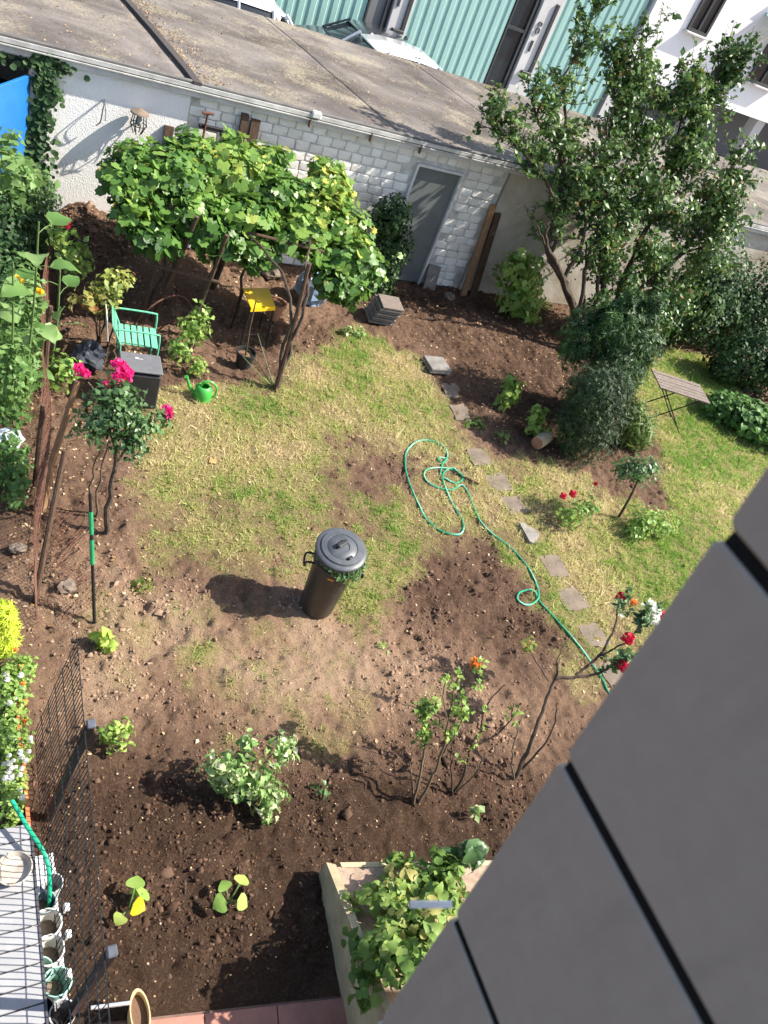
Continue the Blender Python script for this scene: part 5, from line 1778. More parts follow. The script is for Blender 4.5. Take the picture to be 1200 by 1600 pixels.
# bushy masses low in the crown
lb = [((10.2, 10.0, 2.1), (.55, .5, .55)), ((10.9, 10.0, 2.6), (.65, .5, .5)), ((11.5, 9.9, 2.0), (.65, .5, .55)), ((11.9, 10.1, 3.1), (.45, .45, .5)), ((11.2, 10.5, 3.4), (.5, .45, .45)), ((10.6, 9.85, 1.4), (.6, .45, .5)), ((11.4, 9.8, 1.3), (.55, .45, .45)), ((12.1, 9.85, 2.3), (.5, .45, .5)), ((11.75, 11.2, 4.75), (.32, .3, .28)), ((10.3, 10.5, 3.2), (.4, .4, .5)), ((9.6, 9.9, 1.8), (.35, .3, .4)), ((10.6, 10.4, 3.0), (.5, .45, .55)), ((9.5, 10.3, 2.6), (.35, .35, .45)), ((12.3, 9.7, 1.6), (.5, .4, .5)), ((11.0, 9.7, .9), (.5, .4, .4)), ((11.0, 10.7, 3.9), (.45, .4, .4)), ((9.75, 10.9, 3.6), (.35, .3, .45)), ((10.2, 9.7, 1.2), (.4, .35, .4)), ((12.5, 9.75, 1.1), (.55, .4, .5)), ((11.8, 9.7, .75), (.6, .4, .45)), ((12.3, 10.0, 2.9), (.4, .4, .5)), ((10.75, 9.75, 2.0), (.5, .4, .5))]
P2, N2 = blob_points([(c_, (r_[0] * 1.15, r_[1] * 1.1, r_[2] * 1.15)) for c_, r_ in lb], 23000, rng, .75, .42, .5, .6)
keep = fbm(P2[:, 0] * 1 + P2[:, 2] * .7, P2[:, 1] + P2[:, 2], 2.3, 3) > .46
P2, N2 = P2[keep], N2[keep]
small = []
for k in range(15):
    z_ = rng.uniform(2.3, 4.4)
    small.append(((rng.uniform(9.1 + .1 * (z_ - 2.3), 12.2 - .1 * z_), 9.6 + .33 * z_ + rng.normal() * .2, z_), tuple(rng.uniform(.14, .34, 3))))
P3, N3 = blob_points(small, 2600, rng, .9, .45, .5, .7)
P2, N2 = np.concatenate([P2, P3]), np.concatenate([N2, N3])
T2 = rng.normal(size=N2.shape) * .6 + np.array([0, -.1, -.5])
PA, NA, TA = np.concatenate([P, P2]), np.concatenate([N, N2]), np.concatenate([T, T2])
c = fbm(PA[:, 0] + PA[:, 2], PA[:, 1], 1.9, 3)
var = np.clip(.45 + (c - .5) * 1.1 + rng.normal(size=len(PA)) * .2, 0, .97)
var = np.where(rng.random(len(PA)) < .02, 1, var)
leaves('crown', PA, NA, np.clip(rng.lognormal(-2.5, .3, len(PA)), .04, .14), LEAF, G_LILAC, lt, rng, TA, var, 'stuff')

# --- conifers and shrubs on the right
bush('clipped_yew', 'dark rounded clipped yew in front of the taller conifer', 'shrub', (8.12, 6.62, 0), [((8.08, 6.62, .80), (.47, .47, .72)), ((8.0, 6.65, 1.12), (.40, .40, .42)), ((8.15, 6.55, .42), (.42, .42, .42)), ((8.3, 6.7, .9), (.3, .3, .4)), ((7.85, 6.6, .75), (.26, .26, .4))], 11000, .075, SPRIG, G_YEW, 5, 3, .32, .45, .25, .5, .03, BARK.m)
bush('tall_conifer', 'taller dark green conifer directly behind the rounded yew', 'conifer', (8.85, 7.45, 0), [((9.0, 7.45, .7), (.38, .36, .7)), ((8.9, 7.5, 1.35), (.46, .42, .55)), ((8.75, 7.5, 1.85), (.33, .32, .36)), ((8.5, 7.55, 1.75), (.36, .33, .4)), ((8.45, 7.8, 1.3), (.38, .36, .5)), ((8.7, 7.2, 1.1), (.3, .3, .4)), ((9.3, 7.5, 1.25), (.28, .28, .4)), ((9.25, 7.45, .8), (.3, .3, .5)), ((8.95, 7.45, 2.05), (.18, .18, .25))], 10000, .12, SPRIG, G_YEWG, 6, 3, .6, .6, .3, .5, .035, BARK.m)
bush('feathery_plant', 'feathery light green plant in front of the tall conifer', 'plant', (9.4, 6.75, 0), [((9.4, 6.78, .34), (.27, .24, .36)), ((9.2, 6.85, .55), (.2, .2, .3)), ((9.6, 6.75, .25), (.2, .2, .26))], 1700, .17, (LONG[0] * np.array([.9, 1, 1.3]), LONG[1]), leafmat('feathery_leaf', [(0, rgb(.05, .10, .02)), (.6, rgb(.12, .19, .05)), (1, rgb(.26, .31, .11))], .3, .5), 9, 4, .3, .8, .2, .5, .006, G_STEM)
bush('broadleaf_shrub', 'green broadleaf shrub right of the leaning planks at the wall', 'shrub', (9.25, 10.45, 0), [((9.1, 10.4, .65), (.42, .35, .5)), ((8.85, 10.45, .95), (.32, .3, .42)), ((9.25, 10.35, .4), (.4, .35, .35))], 650, .17, LEAF, G_LIGHT, 12, 6, .4, .8, .4, .6, .012)
bush('round_shrub', 'dark dense round shrub left of the grey garage door', 'shrub', (6.45, 10.75, 0), [((6.4, 10.75, .65), (.36, .32, .6)), ((6.30, 10.8, 1.2), (.31, .3, .40)), ((6.45, 10.7, .35), (.36, .32, .35))], 5000, .075, LEAF, G_DARK, 13, 4, .4, .5, .3, .5, .02)
bush('back_shrub', 'large dark shrub behind the folding table on the right', 'shrub', (13.3, 10.1, 0), [((13.2, 10.1, .95), (.9, .6, .9)), ((12.7, 10.2, .7), (.6, .5, .7)), ((13.9, 10.2, 1.1), (.8, .6, .9)), ((13.3, 10.2, 1.6), (.7, .5, .5))], 6000, .10, LEAF, G_DARK, 14, 6, .35, .5, .4, .6, .02)
bush('tall_back_shrub', 'very dark tall shrub at the right photo edge by the wall', 'shrub', (15.6, 10.4, 0), [((15.4, 10.3, 1.1), (1.0, .6, 1.1)), ((14.9, 10.2, .8), (.8, .6, .8)), ((16.3, 10.4, 1.2), (.9, .6, 1.1))], 4500, .11, LEAF, G_DARK, 15, 5, .35, .5, .4, .6, .02)
bush('edge_shrub', 'glossy shrub above the round leaved ground plant at the right edge', 'shrub', (14.2, 8.7, 0), [((14.1, 8.8, .65), (.75, .65, .65)), ((14.7, 8.5, .75), (.7, .6, .7)), ((13.6, 8.9, .5), (.45, .45, .45))], 4200, .10, LEAF, G_DARK, 16, 5, .3, .5, .45, .6, .015)
bush('hydrangea', 'low round leaved green plant at the right edge of the lawn', 'plant', (12.9, 7.35, 0), [((12.8, 7.4, .28), (.55, .5, .32)), ((13.1, 7.0, .28), (.5, .5, .3)), ((12.5, 7.7, .22), (.4, .4, .25))], 1500, .12, BIGLEAF, leafmat('hydrangea_leaf', [(0, rgb(.04, .10, .025)), (1, rgb(.12, .24, .06))], .25), 17, 5, .25, .5, .6, .4, .012)
o = thing('white_sign', (15.6, 9.4, .9), 'small white board with red mark among the right shrubs', 'board')
MB().box((15.6, 9.35, 1.2), (.35, .03, .4), rz=.3, bev=.006).build('panel', FRAMEW, o)
MB().box((15.51, 9.30, 1.27), (.10, .01, .08), rz=.3).build('red_mark', LAMPR, o)
MB().tube([(15.6, 9.38, 0), (15.6, 9.38, 1.1)], .015, 6).build('stake', WOOD_D.m, o)

# --- small plants of the right bed
bush('leafy_plant', 'bright leafy plant in the dark bed, the farther of two', 'plant', (7.5, 7.65, 0), [((7.45, 7.62, .26), (.17, .17, .26)), ((7.42, 7.7, .42), (.12, .12, .12))], 130, .12, LEAF, G_LIGHT, 22, 3, .3, .8, .5, .5, .008, G_STEM, 'plants of the right bed')
bush('leafy_plant', 'bright leafy plant beside the cut log', 'plant', (7.62, 7.02, 0), [((7.55, 7.0, .26), (.15, .15, .26)), ((7.5, 6.98, .42), (.12, .12, .14)), ((7.66, 6.9, .15), (.14, .12, .13))], 150, .10, LEAF, G_LIGHT, 23, 3, .3, .8, .5, .5, .008, G_STEM, 'plants of the right bed')
bush('weed_tuft', 'low weeds on the bed edge left of the log', 'plant', (6.75, 7.1, 0), [((6.7, 7.15, .04), (.22, .14, .07)), ((7.0, 6.85, .05), (.16, .12, .08))], 150, .06, LEAF, G_LIGHT, 24, 0, .3, .8, .7, .4)
bush('weed_tuft', 'small pale weeds between vine and slab stack', 'plant', (5.4, 9.2, 0), [((5.33, 9.2, .07), (.12, .10, .10)), ((5.55, 9.2, .06), (.14, .1, .08))], 70, .08, LEAF, G_PALE, 25, 0, .3, .8, .7, .4)
rbz = bush('rose_bush', 'low red flowering rose bush beside the stepping stones', 'rose', (7.12, 5.05, 0), [((7.02, 5.1, .24), (.2, .2, .22)), ((7.35, 5.2, .25), (.22, .18, .2))], 260, .07, LEAF, G_LIGHT, 26, 5, .3, .9, .5, .5, .007, G_STEM)
for p, s in (((7.015, 5.261, .45), .95), ((6.894, 5.278, .40), .85), ((7.55, 5.45, .45), .6)):
    bloom('red', p, s, rbz)
# slanting standard rose near the lawn
sr_ = bush('standard_rose', 'small leaning standard rose with dark crown at the lawn edge', 'rose', (8.13, 5.22, 0), [((7.75, 5.2, .95), (.25, .22, .24)), ((7.6, 5.25, .88), (.16, .16, .16)), ((8.05, 5.22, .95), (.17, .15, .14))], 700, .06, LEAF, G_ROSE, 27, 0, .35, .9, .4, .6)
MB().tube(smooth_path([(8.13, 5.22, -.02), (8.04, 5.21, .4), (7.9, 5.2, .85)], 5), taper(11, .02, .013), 8).build('trunk', BARK.m, sr_, smooth=True)
bush('lime_bush', 'light yellow green low bush under the small standard rose', 'bush', (8.45, 4.92, 0), [((8.3, 4.95, .2), (.28, .24, .22)), ((8.6, 4.9, .18), (.2, .2, .18)), ((8.1, 4.85, .14), (.18, .15, .14))], 700, .065, LEAF, G_LIGHT, 28, 4, .3, .8, .5, .5, .006, G_STEM)

# --- roses on the left
st_ = bush('pink_standard_rose', 'standard rose tree with three pink blooms beside the rusty net', 'rose', (1.28, 5.27, 0), [((1.24, 5.48, 1.32), (.27, .25, .22)), ((1.10, 5.45, 1.22), (.18, .18, .16)), ((1.48, 5.52, 1.22), (.20, .18, .15)), ((1.28, 5.55, 1.48), (.20, .18, .15)), ((1.38, 5.38, 1.08), (.18, .16, .12)), ((1.7, 5.58, 1.22), (.10, .10, .09))], 1500, .062, LEAF, G_ROSE, 29, 0, .35, .9, .4, .6)
tp = [smooth_path(p, 4, .006, np.random.default_rng(3)) for p in ([(1.28, 5.27, -.02), (1.275, 5.33, .45), (1.29, 5.38, .85), (1.26, 5.45, 1.2)], [(1.29, 5.38, .85), (1.45, 5.45, 1.05), (1.68, 5.57, 1.24)], [(1.29, 5.40, .9), (1.2, 5.6, 1.25), (1.05, 5.75, 1.45)], [(1.27, 5.42, 1.0), (1.3, 5.65, 1.4), (1.33, 5.8, 1.56)], [(1.22, 5.5, .0), (1.2, 5.5, .5), (1.23, 5.48, 1.0)], [(1.18, 5.56, .0), (1.14, 5.55, .5), (1.17, 5.5, .9)])]
for k, q in enumerate(tp):
    MB().tube(q, taper(len(q), .030 if k == 0 else .014, .012 if k == 0 else .005), 8).build('trunk' if k == 0 else 'branch', BARK.m if k == 0 else R_STEM, st_, smooth=True)
for p, s in (((1.30, 5.80, 1.61), 1.0), ((1.36, 5.77, 1.55), 1.1), ((1.30, 5.74, 1.52), .95), ((1.38, 5.80, 1.48), .9), ((1.20, 5.72, 1.46), .6), ((.985, 5.86, 1.49), .95), ((1.04, 5.84, 1.47), .7), ((1.73, 5.60, 1.29), .85), ((1.75, 5.58, 1.24), .75)):
    bloom('pink', p, s * 1.05, st_, tilt=(random.uniform(-.5, .5), random.uniform(-.5, .5), 0))
o = MB().tube([(.74, 5.6, -.05), (.80, 5.7, .5), (.985, 5.87, 1.36)], [.036, .033, .026], 8).build('support_pole', WOOD_L.m, None, smooth=True, loc=(.74, 5.6, 0))
props(o, 'brown leaning pole ending below the left pink bloom', 'pole')
yr = bush('yellowing_rose', 'rose bush with yellowing leaves left of the green chair', 'rose', (1.6, 8.4, 0), [((1.62, 8.4, .78), (.24, .22, .24)), ((1.45, 8.3, .68), (.2, .18, .16)), ((1.78, 8.55, .85), (.18, .16, .18))], 420, .085, LEAF, G_YROSE, 30, 5, .35, .9, .4, .6, .013, BARK.m)
rr_ = bush('red_rose', 'tall rose with one red bloom before the earth heap', 'rose', (1.25, 9.1, 0), [((1.3, 9.05, .85), (.22, .2, .25)), ((1.15, 9.0, 1.1), (.16, .16, .16)), ((1.4, 9.1, .65), (.18, .16, .16))], 300, .085, LEAF, G_LIGHT, 31, 5, .35, .9, .4, .6, .012, BARK.m)
for p in ((1.16, 8.93, 1.31), (1.2, 8.93, 1.27), (1.13, 8.96, 1.27)):
    bloom('red', p, 1.0, rr_)
bush('chair_rose', 'leafy rose between the green chair and the flower pot', 'rose', (2.66, 8.25, 0), [((2.68, 8.28, .42), (.2, .2, .24)), ((2.8, 8.45, .55), (.16, .16, .16)), ((2.5, 8.05, .3), (.16, .16, .2)), ((2.72, 7.95, .12), (.14, .14, .12))], 420, .085, LEAF, G_LIGHT, 32, 6, .35, .9, .4, .6, .009, R_STEM)
bush('low_bush', 'low bright bush at the foot of the rusty net behind the pole', 'bush', (1.08, 7.6, 0), [((1.08, 7.6, .2), (.2, .24, .2))], 220, .08, LEAF, G_LIGHT, 33, 3, .35, .9, .5, .5, .007, G_STEM)


# --- sunflowers
def sunflower(base, top, nl, heads, label, seed, size=.2):
    rng = np.random.default_rng(seed)
    t = thing('sunflower', base, label, 'sunflower', 'sunflowers along the left edge')
    pth = smooth_path([base, Vector(base).lerp(Vector(top), .5) + Vector((.03, .02, 0)), top], 6)
    MB().tube(pth, taper(len(pth), .016, .008), 8).build('stem', G_STEM, t, smooth=True)
    for k in range(nl):
        f = .18 + .8 * k / nl
        p = pth[int(f * (len(pth) - 1))]
        a = k * 2.4 + seed
        d = Vector((math.cos(a), math.sin(a), .25)).normalized()
        tip = p + d * rng.uniform(.1, .2)
        MB().tube([p, p.lerp(tip, .5) + Vector((0, 0, .02)), tip], [.005, .004, .003], 5).build('leaf_stalk', G_STEM, t)
        nn = Vector((-d.x * .2, -d.y * .2, 1)) + Vector(rng.normal(size=3) * .25)
        V, F, av = leaf_arrays([tip], [nn], [size * rng.uniform(.7, 1.2) * (1 - .25 * abs(f - .7))], BIGLEAF, rng, np.array([[d.x, d.y, -.35]]), np.array([rng.uniform(.2, 1)]))
        link('leaf', np_mesh('leaf', V - np.array(wloc(t)), F, {'var': av}), G_SUN, t)
    for (p, s) in heads:
        h = bloom('yellow', p, s, t, 'flower_head')
    return t


sunflower((.66, 7.15, 0), (.74, 7.22, 2.12), 14, [], 'tallest sunflower stalk with big leaves at the upper left', 1, .24)
sunflower((.50, 6.95, 0), (.53, 7.1, 1.75), 12, [((.60, 7.35, 1.42), .9)], 'sunflower stalk with small yellow heads at the left edge', 2, .17)
sunflower((.98, 7.7, 0), (1.02, 7.75, 1.35), 9, [((.80, 7.4, 1.28), .8)], 'shorter sunflower right of the tallest one', 3, .18)
bush('left_shrub', 'mixed green shrub along the left edge under the sunflowers', 'shrub', (.55, 6.9, 0), [((.52, 7.0, .45), (.26, .4, .5)), ((.62, 7.4, .4), (.26, .4, .4)), ((.5, 6.0, .2), (.16, .5, .25)), ((.66, 8.2, .5), (.28, .6, .55))], 3200, .085, LEAF, G_SUN, 34, 6, .35, .9, .4, .6, .008, G_STEM)
bush('dark_shrub', 'dense dark shrub in front of the blue door', 'shrub', (.85, 10.3, 0), [((.85, 10.2, .6), (.4, .5, .6)), ((.6, 9.6, .55), (.4, .5, .6)), ((1.05, 10.75, .55), (.28, .3, .5)), ((.55, 9.0, .5), (.3, .4, .5))], 6500, .07, LEAF, G_DARK, 35, 5, .3, .5, .35, .5, .015)
bush('tall_weed', 'tall weed climbing in front of the blue door', 'plant', (.72, 10.0, 0), [((.75, 9.9, 1.15), (.28, .3, .4)), ((.95, 10.4, 1.0), (.26, .26, .35)), ((.72, 9.7, 1.45), (.2, .2, .25)), ((.66, 10.0, 1.58), (.24, .2, .2)), ((.70, 10.1, 1.4), (.24, .2, .22)), ((.85, 10.2, 1.25), (.2, .2, .2))], 380, .13, LEAF, G_SUN, 36, 6, .35, .9, .4, .6, .008, G_STEM)
# ivy on the wall corner
iv = thing('wall_ivy', (1.1, 11.1, 0), 'ivy climbing the wall corner right of the blue door', 'ivy')
rng = np.random.default_rng(50)
pts = []
for (x0, z0, sx, sz, n_) in ((1.10, 2.1, .07, .22, 150), (1.11, 1.7, .06, .25, 150), (1.05, 1.35, .07, .2, 130), (1.18, 2.24, .12, .06, 90), (.7, 2.2, .35, .04, 50), (1.12, .9, .10, .3, 160), (1.25, 1.95, .05, .14, 30)):
    q = rng.normal(size=(n_, 2))
    pts.append(np.stack([x0 + q[:, 0] * sx, WY - .02 - .07 * rng.random(n_), np.clip(z0 + q[:, 1] * sz, .1, 2.36)], 1))
P = np.concatenate(pts)
N = rng.normal(size=P.shape) * .4 + np.array([0, -1, .5])
T = rng.normal(size=P.shape) * .4 + np.array([0, 0, -1])
leaves('foliage', P, N, rng.uniform(.045, .085, len(P)), ROUND, G_DARK, iv, rng, T, None, 'stuff')
stem_part([smooth_path([(1.15, 11.13, 0), (1.1, 11.14, .8), (1.12, 11.14, 1.5), (1.08, 11.14, 2.2)], 4)], .012, .005, BARK.m, iv)

# --- neighbour's flower strip, bottom left
lc = bush('lime_conifer', 'small lime green conifer at the left edge', 'conifer', (.30, 4.05, 0), [((.30, 4.05, .25), (.13, .17, .28)), ((.30, 4.02, .45), (.09, .11, .18))], 1500, .06, SPRIG, G_LIME, 40, 1, .2, .4, .5, .5, .012, BARK.m)
fs_ = bush('white_flower_bed', 'white flowering plants along the orange edging at the left', 'flowers', (.33, 3.0, 0), [((.36, 3.55, .12), (.13, .24, .15)), ((.33, 3.15, .14), (.12, .25, .16)), ((.31, 2.72, .12), (.1, .25, .14)), ((.43, 3.75, .12), (.11, .14, .14)), ((.28, 2.45, .06), (.10, .10, .09))], 2600, .045, LEAF, G_LIGHT, 41, 4, .3, .8, .6, .5, .005, G_STEM)
rng = np.random.default_rng(6)
for k in range(30):
    y = rng.choice([3.5, 3.05, 2.9, 3.0, 2.75]) + rng.normal() * .1
    bloom('white', (.345 + rng.normal() * .055, y, .27 + rng.uniform(-.03, .05)), rng.uniform(.22, .42), fs_)
for k in range(5):
    bloom('orange', (.42 + rng.normal() * .02, 3.25 + k * .16, .19), .35, fs_)

# --- seedlings in the soil
bush('seedling', 'bright seedling at the foot of the taped stake', 'plant', (1.07, 3.93, 0), [((1.07, 3.97, .12), (.07, .07, .13)), ((1.12, 3.93, .08), (.05, .05, .06))], 30, .09, BIGLEAF, leafmat('seedling_leaf', [(0, rgb(.22, .36, .05)), (1, rgb(.46, .56, .14))], .35), 43, 4, .3, .9, .6, .4, .005, G_STEM, 'young plants in the bare soil')
bush('seedling', 'young leafy plant right of the far fence post', 'plant', (1.03, 3.02, 0), [((1.04, 3.03, .12), (.11, .11, .12)), ((1.10, 3.10, .14), (.08, .07, .09))], 70, .07, (BIGLEAF[0] * np.array([.65, 1, 1.5]), BIGLEAF[1]), G_LIGHT, 44, 5, .3, .9, .6, .5, .005, G_STEM, 'young plants in the bare soil')
pb = bush('pale_bush', 'wilting bush with pale leaves in the middle of the dark bed', 'bush', (1.97, 2.37, 0), [((1.80, 2.48, .28), (.17, .17, .20)), ((1.98, 2.42, .24), (.19, .16, .18)), ((1.68, 2.55, .34), (.10, .10, .12)), ((1.95, 2.64, .42), (.09, .08, .10)), ((2.2, 2.55, .33), (.12, .10, .10)), ((2.12, 2.3, .18), (.12, .10, .12)), ((2.05, 2.22, .10), (.10, .08, .09)), ((2.3, 2.66, .30), (.09, .07, .08))], 640, .065, (BIGLEAF[0] * np.array([.7, 1, 1.5]), BIGLEAF[1]), G_PALE, 45, 8, .35, .9, .3, .7, .008, G_STEM)
bush('weed_tuft', 'tiny weed in the dark soil right of the pale bush', 'plant', (2.62, 2.28, 0), [((2.6, 2.3, .04), (.08, .08, .06))], 22, .06, LEAF, G_ROSE, 46, 0, .3, .9, .6, .5)
bush('weed_tuft', 'tiny pale weed below the bare rose bushes', 'plant', (3.9, 1.85, 0), [((3.88, 1.83, .06), (.04, .04, .07))], 14, .07, LEAF, G_PALE, 47, 0, .3, .9, .6, .5)
bush('weed_tuft', 'dry weed tuft in the tan soil right of the taped stake', 'plant', (1.5, 4.55, 0), [((1.5, 4.55, .06), (.12, .08, .08))], 40, .06, LEAF, G_YROSE, 48, 0, .3, .9, .6, .5)
bush('weed_tuft', 'tiny weed in the bare soil right below the bin', 'plant', (3.68, 3.6, 0), [((3.68, 3.6, .02), (.07, .06, .04))], 18, .045, LEAF, G_LIGHT, 49, 0, .3, .9, .6, .5)


def squash(base, spec, label, seed):
    rng = np.random.default_rng(seed)
    t = thing('squash_seedling', base, label, 'seedling', 'squash seedlings in the dark soil')
    for (dx, dy, z, s, v) in spec:
        tip = Vector(base) + Vector((dx, dy, z))
        MB().tube(smooth_path([base, Vector(base).lerp(tip, .6) + Vector((0, 0, .03)), tip], 3), .006, 6).build('leaf_stalk', G_STEM, t)
        d = Vector((dx, dy, -.04)).normalized()
        V, F, av = leaf_arrays([tip - d * s * .3], [(d.x * .1 + rng.normal() * .2, d.y * .1 + rng.normal() * .2, 1)], [s], (BIGLEAF[0] * np.array([1.35, .88, .6]), BIGLEAF[1]), rng, np.array([[d.x, d.y, -.1]]), np.array([v]))
        link('leaf', np_mesh('leaf', V - np.array(wloc(t)), F, {'var': av}, smooth=True), MATS['squash_leaf'], t)


leafmat('squash_leaf', [(0, rgb(.10, .22, .045)), (.5, rgb(.27, .40, .09)), (.8, rgb(.42, .50, .13)), (1, rgb(.68, .60, .03))], .3)
squash((.975, 1.80, .0), [(.05, .12, .10, .105, .45), (.09, .05, .09, .10, .5), (.03, -.02, .08, .10, 1.0), (-.07, -.06, .07, .085, .7), (.055, .075, .05, .08, .6)], 'squash seedling with one yellow leaf, nearer the mesh fence', 4)
squash((1.64, 1.66, .0), [(-.02, .09, .08, .085, .3), (.10, .10, .10, .095, .75), (.06, -.04, .10, .105, .6), (-.07, -.01, .09, .11, .25)], 'squash seedling with four rounded leaves, nearer the planter', 5)


# --- bare rose bushes in front
def cane(t, pts, r0, r1, mat, jit, rng):
    q = smooth_path(pts, 5, jit, rng)
    MB().tube(q, taper(len(q), r0, r1), 7).build('branch', mat, t, smooth=True)
    return q


rng = np.random.default_rng(19)
b1 = thing('bare_rose', (3.38, 2.03, 0), 'sparse rose bush with one orange bloom, leftmost of the front roses', 'rose', 'sparse rose bushes in the front bed')
q1 = [cane(b1, [(3.36, 2.03, -.02), (3.34, 2.15, .3), (3.361, 2.309, .55), (3.311, 2.439, .8), (3.322, 2.465, .9)], .014, .006, R_STEM, .004, rng),
      cane(b1, [(3.40, 2.03, -.02), (3.45, 2.1, .25), (3.488, 2.194, .5), (3.473, 2.321, .8), (3.535, 2.546, 1.1), (3.647, 2.576, 1.22)], .014, .005, R_STEM, .005, rng),
      cane(b1, [(3.488, 2.194, .5), (3.60, 2.30, .75), (3.622, 2.384, .95)], .009, .004, R_STEM, .004, rng),
      cane(b1, [(3.473, 2.321, .8), (3.40, 2.46, 1.0), (3.42, 2.55, 1.12)], .007, .003, R_STEM, .004, rng),
      cane(b1, [(3.535, 2.546, 1.0), (3.60, 2.46, 1.1), (3.66, 2.44, 1.16)], .006, .003, R_STEM, .004, rng),
      cane(b1, [(3.36, 2.05, 0), (3.30, 2.14, .2), (3.238, 2.239, .4)], .008, .004, R_STEM, .004, rng)]
tw = twigs(q1[:5], 26, .14, rng, .4, .4, .9) + twigs([q1[0]], 10, .12, rng, .55, .3, .8)
m = MB()
for q in tw:
    m.tube(q, taper(len(q), .003, .002), 4)
props(m.build('twig', R_STEM, b1), kind='stuff')
P, N, T = twig_leaves(tw, 11, rng, .2)
leaves('foliage', P, N, rng.uniform(.035, .065, len(P)), LEAF, G_LIGHT, b1, rng, T, None, 'stuff')
bloom('orange', (3.66, 2.58, 1.24), .9, b1)
b2 = thing('bare_rose', (3.80, 2.07, 0), 'almost leafless rose bush between the two other front roses', 'rose', 'sparse rose bushes in the front bed')
q2 = [cane(b2, [(3.80, 2.06, -.02), (3.82, 2.13, .25), (3.817, 2.217, .45), (3.888, 2.30, .6), (3.917, 2.427, .8), (4.038, 2.47, 1.0)], .013, .005, BARK.m, .006, rng),
      cane(b2, [(3.817, 2.217, .45), (3.98, 2.22, .58), (4.121, 2.264, .7), (4.14, 2.36, .86)], .009, .004, BARK.m, .006, rng),
      cane(b2, [(3.78, 2.06, -.02), (3.66, 2.16, .3), (3.60, 2.28, .55), (3.557, 2.36, .7)], .010, .004, BARK.m, .006, rng),
      cane(b2, [(3.888, 2.30, .6), (3.78, 2.4, .78), (3.76, 2.5, .9)], .007, .003, BARK.m, .006, rng),
      cane(b2, [(3.82, 2.06, -.02), (3.95, 2.1, .2), (3.98, 2.18, .4)], .009, .004, BARK.m, .006, rng),
      cane(b2, [(3.557, 2.36, .6), (3.46, 2.36, .72), (3.42, 2.40, .8)], .006, .003, BARK.m, .006, rng)]
tw = twigs(q2, 22, .14, rng, .4, .3, .9)
m = MB()
for q in tw:
    m.tube(q, taper(len(q), .003, .002), 4)
props(m.build('twig', R_STEM, b2), kind='stuff')
P, N, T = twig_leaves(tw[:8], 7, rng, .2)
leaves('foliage', P, N, rng.uniform(.035, .06, len(P)), LEAF, G_LIGHT, b2, rng, T, None, 'stuff')
b3 = thing('red_flowering_rose', (4.46, 2.05, 0), 'old rose bush with red and white blooms reaching to the house wall', 'rose', 'sparse rose bushes in the front bed')
q3 = [cane(b3, [(4.46, 2.05, -.02), (4.56, 2.2, .3), (4.674, 2.423, .6), (4.77, 2.554, .8), (4.74, 2.62, .96)], .022, .009, BARK.m, .005, rng),
      cane(b3, [(4.70, 2.55, .78), (4.52, 2.72, .95), (4.392, 2.816, 1.1)], .009, .004, BARK.m, .005, rng),
      cane(b3, [(4.77, 2.554, .8), (4.96, 2.50, .86), (5.175, 2.463, .95), (5.416, 2.501, 1.05)], .017, .009, BARK.m, .006, rng),
      cane(b3, [(4.96, 2.52, .86), (5.2, 2.60, 1.0), (5.377, 2.764, 1.2), (5.508, 2.976, 1.33)], .015, .007, BARK.m, .006, rng),
      cane(b3, [(5.2, 2.60, 1.0), (5.369, 2.582, 1.2), (5.6, 2.7, 1.27), (5.782, 2.831, 1.35)], .010, .004, BARK.m, .006, rng),
      cane(b3, [(4.48, 2.07, -.02), (4.6, 2.12, .3), (4.69, 2.22, .55), (4.72, 2.36, .72)], .012, .006, BARK.m, .005, rng),
      cane(b3, [(4.44, 2.04, 0), (4.35, 2.16, .25), (4.38, 2.32, .5), (4.50, 2.44, .68)], .009, .004, R_STEM, .006, rng),
      cane(b3, [(4.74, 2.62, .92), (4.80, 2.72, 1.08), (4.90, 2.76, 1.18)], .007, .003, R_STEM, .005, rng)]
tw = twigs([q3[2], q3[3], q3[4]], 30, .17, rng, .6, .4, .8)
tw1 = twigs([q3[1]], 7, .14, rng, .6, .3, .8)
m = MB()
for q in tw + tw1:
    m.tube(q, taper(len(q), .0035, .002), 4)
props(m.build('twig', R_STEM, b3), kind='stuff')
P, N, T = twig_leaves(tw, 12, rng, .2)
leaves('foliage', P, N, rng.uniform(.045, .08, len(P)), LEAF, G_ROSE, b3, rng, T, None, 'stuff')
P, N, T = twig_leaves(tw1, 4, rng, .3)
leaves('yellow_foliage', P, N, rng.uniform(.05, .075, len(P)), LEAF, G_YROSE, b3, rng, T, None, 'stuff')
for k, p, s in (('red', (5.508, 2.976, 1.36), 1.0), ('red', (5.369, 2.582, 1.27), 1.1), ('red', (5.302, 2.399, 1.10), 1.1), ('white', (5.79, 2.84, 1.36), 1.1), ('white', (5.85, 2.80, 1.33), 1.0), ('white', (5.80, 2.72, 1.30), 1.0), ('red', (5.94, 2.76, 1.3), .9), ('red', (5.68, 2.76, 1.32), .6), ('orange', (5.66, 2.93, 1.33), .6)):
    bloom(k, p, s, b3)

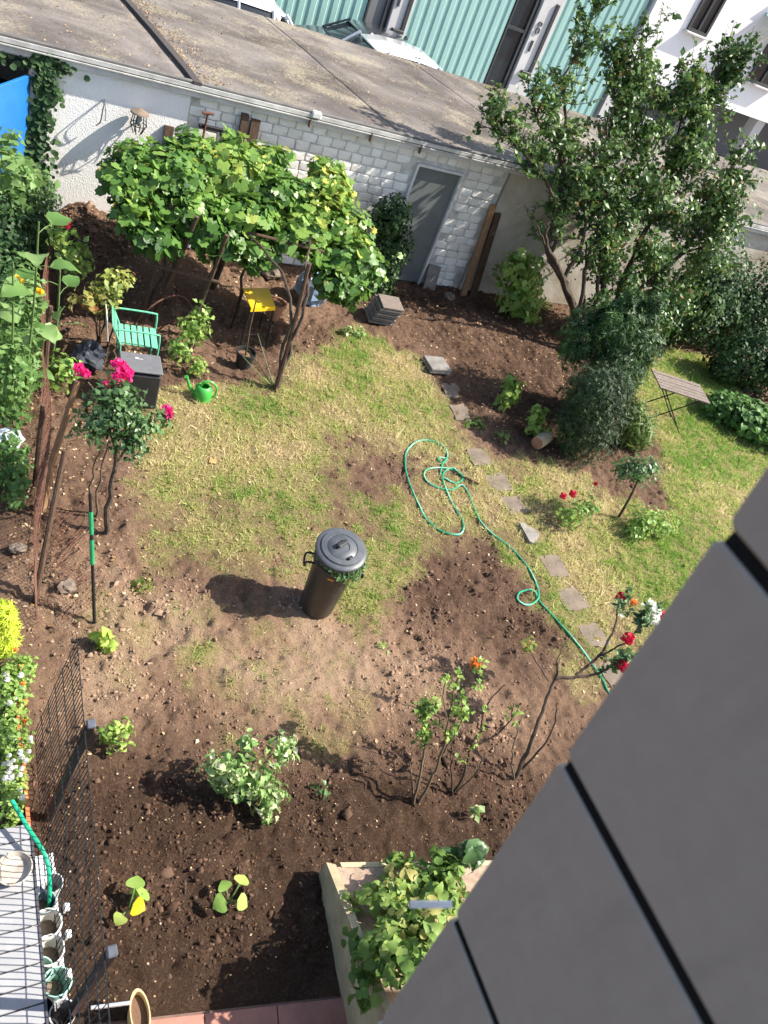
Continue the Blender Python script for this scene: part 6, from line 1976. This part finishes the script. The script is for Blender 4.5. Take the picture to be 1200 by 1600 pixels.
# --- plants of the raised planter
rp = bush('planter_plant', 'leafy plant with bright and shaded leaves filling the raised planter', 'plant', (2.85, 1.25, .25), [((2.62, 1.28, .48), (.20, .15, .13)), ((2.85, 1.34, .46), (.22, .13, .14)), ((2.98, 1.18, .55), (.2, .16, .15)), ((2.55, 1.02, .66), (.22, .17, .14)), ((2.32, .90, .80), (.18, .14, .14)), ((2.66, .92, .78), (.24, .17, .16)), ((2.4, .74, .92), (.18, .14, .14)), ((3.1, 1.36, .5), (.16, .1, .12)), ((2.86, 1.53, .33), (.15, .06, .06))], 1300, .075, BIGLEAF, leafmat('planter_leaf', [(0, rgb(.07, .14, .03)), (.5, rgb(.14, .24, .055)), (.9, rgb(.24, .34, .09)), (1, rgb(.36, .34, .11))], .3), 52, 8, .35, .9, .5, .5, .007, G_STEM)
bush('broad_leaf_plant', 'plant with broad dark leaves at the far corner of the planter', 'plant', (3.3, 1.38, .22), [((3.3, 1.37, .58), (.11, .09, .11)), ((3.22, 1.42, .46), (.08, .07, .08))], 46, .12, BIGLEAF, G_ROSE, 53, 4, .3, .9, .5, .4, .006, G_STEM)
bush('trailing_plant', 'trailing leaves hanging over the cream planter side', 'plant', (2.28, 1.0, .5), [((2.26, 1.05, .50), (.06, .10, .08)), ((2.20, .85, .62), (.06, .1, .1)), ((2.14, .72, .70), (.05, .08, .10)), ((2.38, 1.36, .36), (.06, .08, .06))], 60, .08, BIGLEAF, MATS['planter_leaf'], 54, 4, .3, .9, .3, .5, .005, G_STEM)

# --- clippings stuffed under the bin lid
cl = thing('garden_clippings', (BX, BYB, .78), 'green garden clippings spilling out under the bin lid', 'clippings')
rng = np.random.default_rng(61)
n = 230
a = np.radians(rng.normal(-62, 42, n))
r = rng.uniform(.215, .262, n)
zz = .86 - np.abs(rng.normal(size=n)) * .10 * np.exp(-((np.degrees(a) + 62) / 60) ** 2) - .01
P = np.stack([BX + np.cos(a) * r, BYB + np.sin(a) * r, zz], 1)
N = np.stack([np.cos(a), np.sin(a), np.full(n, .6)], 1) + rng.normal(size=(n, 3)) * .4
T = np.stack([np.cos(a) * .3, np.sin(a) * .3, np.full(n, -1.0)], 1) + rng.normal(size=(n, 3)) * .5
leaves('leaf_mass', P, N, rng.uniform(.03, .055, n), LEAF, G_ROSE, cl, rng, T, None, 'stuff')
for k in range(7):
    aa = math.radians(-62 + rng.normal() * 28)
    L_ = rng.uniform(.08, .2)
    p0 = Vector((BX + math.cos(aa) * .205, BYB + math.sin(aa) * .205, .858))
    p1 = p0 + Vector((math.cos(aa) * .045, math.sin(aa) * .045, -.03))
    p2 = p1 + Vector((math.cos(aa) * .01, math.sin(aa) * .01, -L_))
    MB().tube(smooth_path([p0, p1, p2], 3), .004, 5).build('stem', G_STEM, cl)

# --- weeds on the lawn and by the wall
bush('wall_weed', 'low weeds along the foot of the stained wall', 'plant', (10.2, 10.8, 0), [((10.0, 10.85, .1), (.5, .15, .14)), ((9.6, 10.3, .08), (.3, .2, .1))], 500, .06, LEAF, G_LIGHT, 57, 0, .35, .9, .6, .5)
props(MB().prism([(2.52, 6.28), (2.60, 6.26), (2.62, 6.33), (2.56, 6.37)], gz1(2.56, 6.31) + .012, gz1(2.56, 6.31) + .02).build('dry_leaf', plain('dry_leaf', rgb(.45, .25, .10), .8), None, loc=(2.56, 6.31, 0)), 'single big dry brown leaf lying on the lawn', 'leaf')
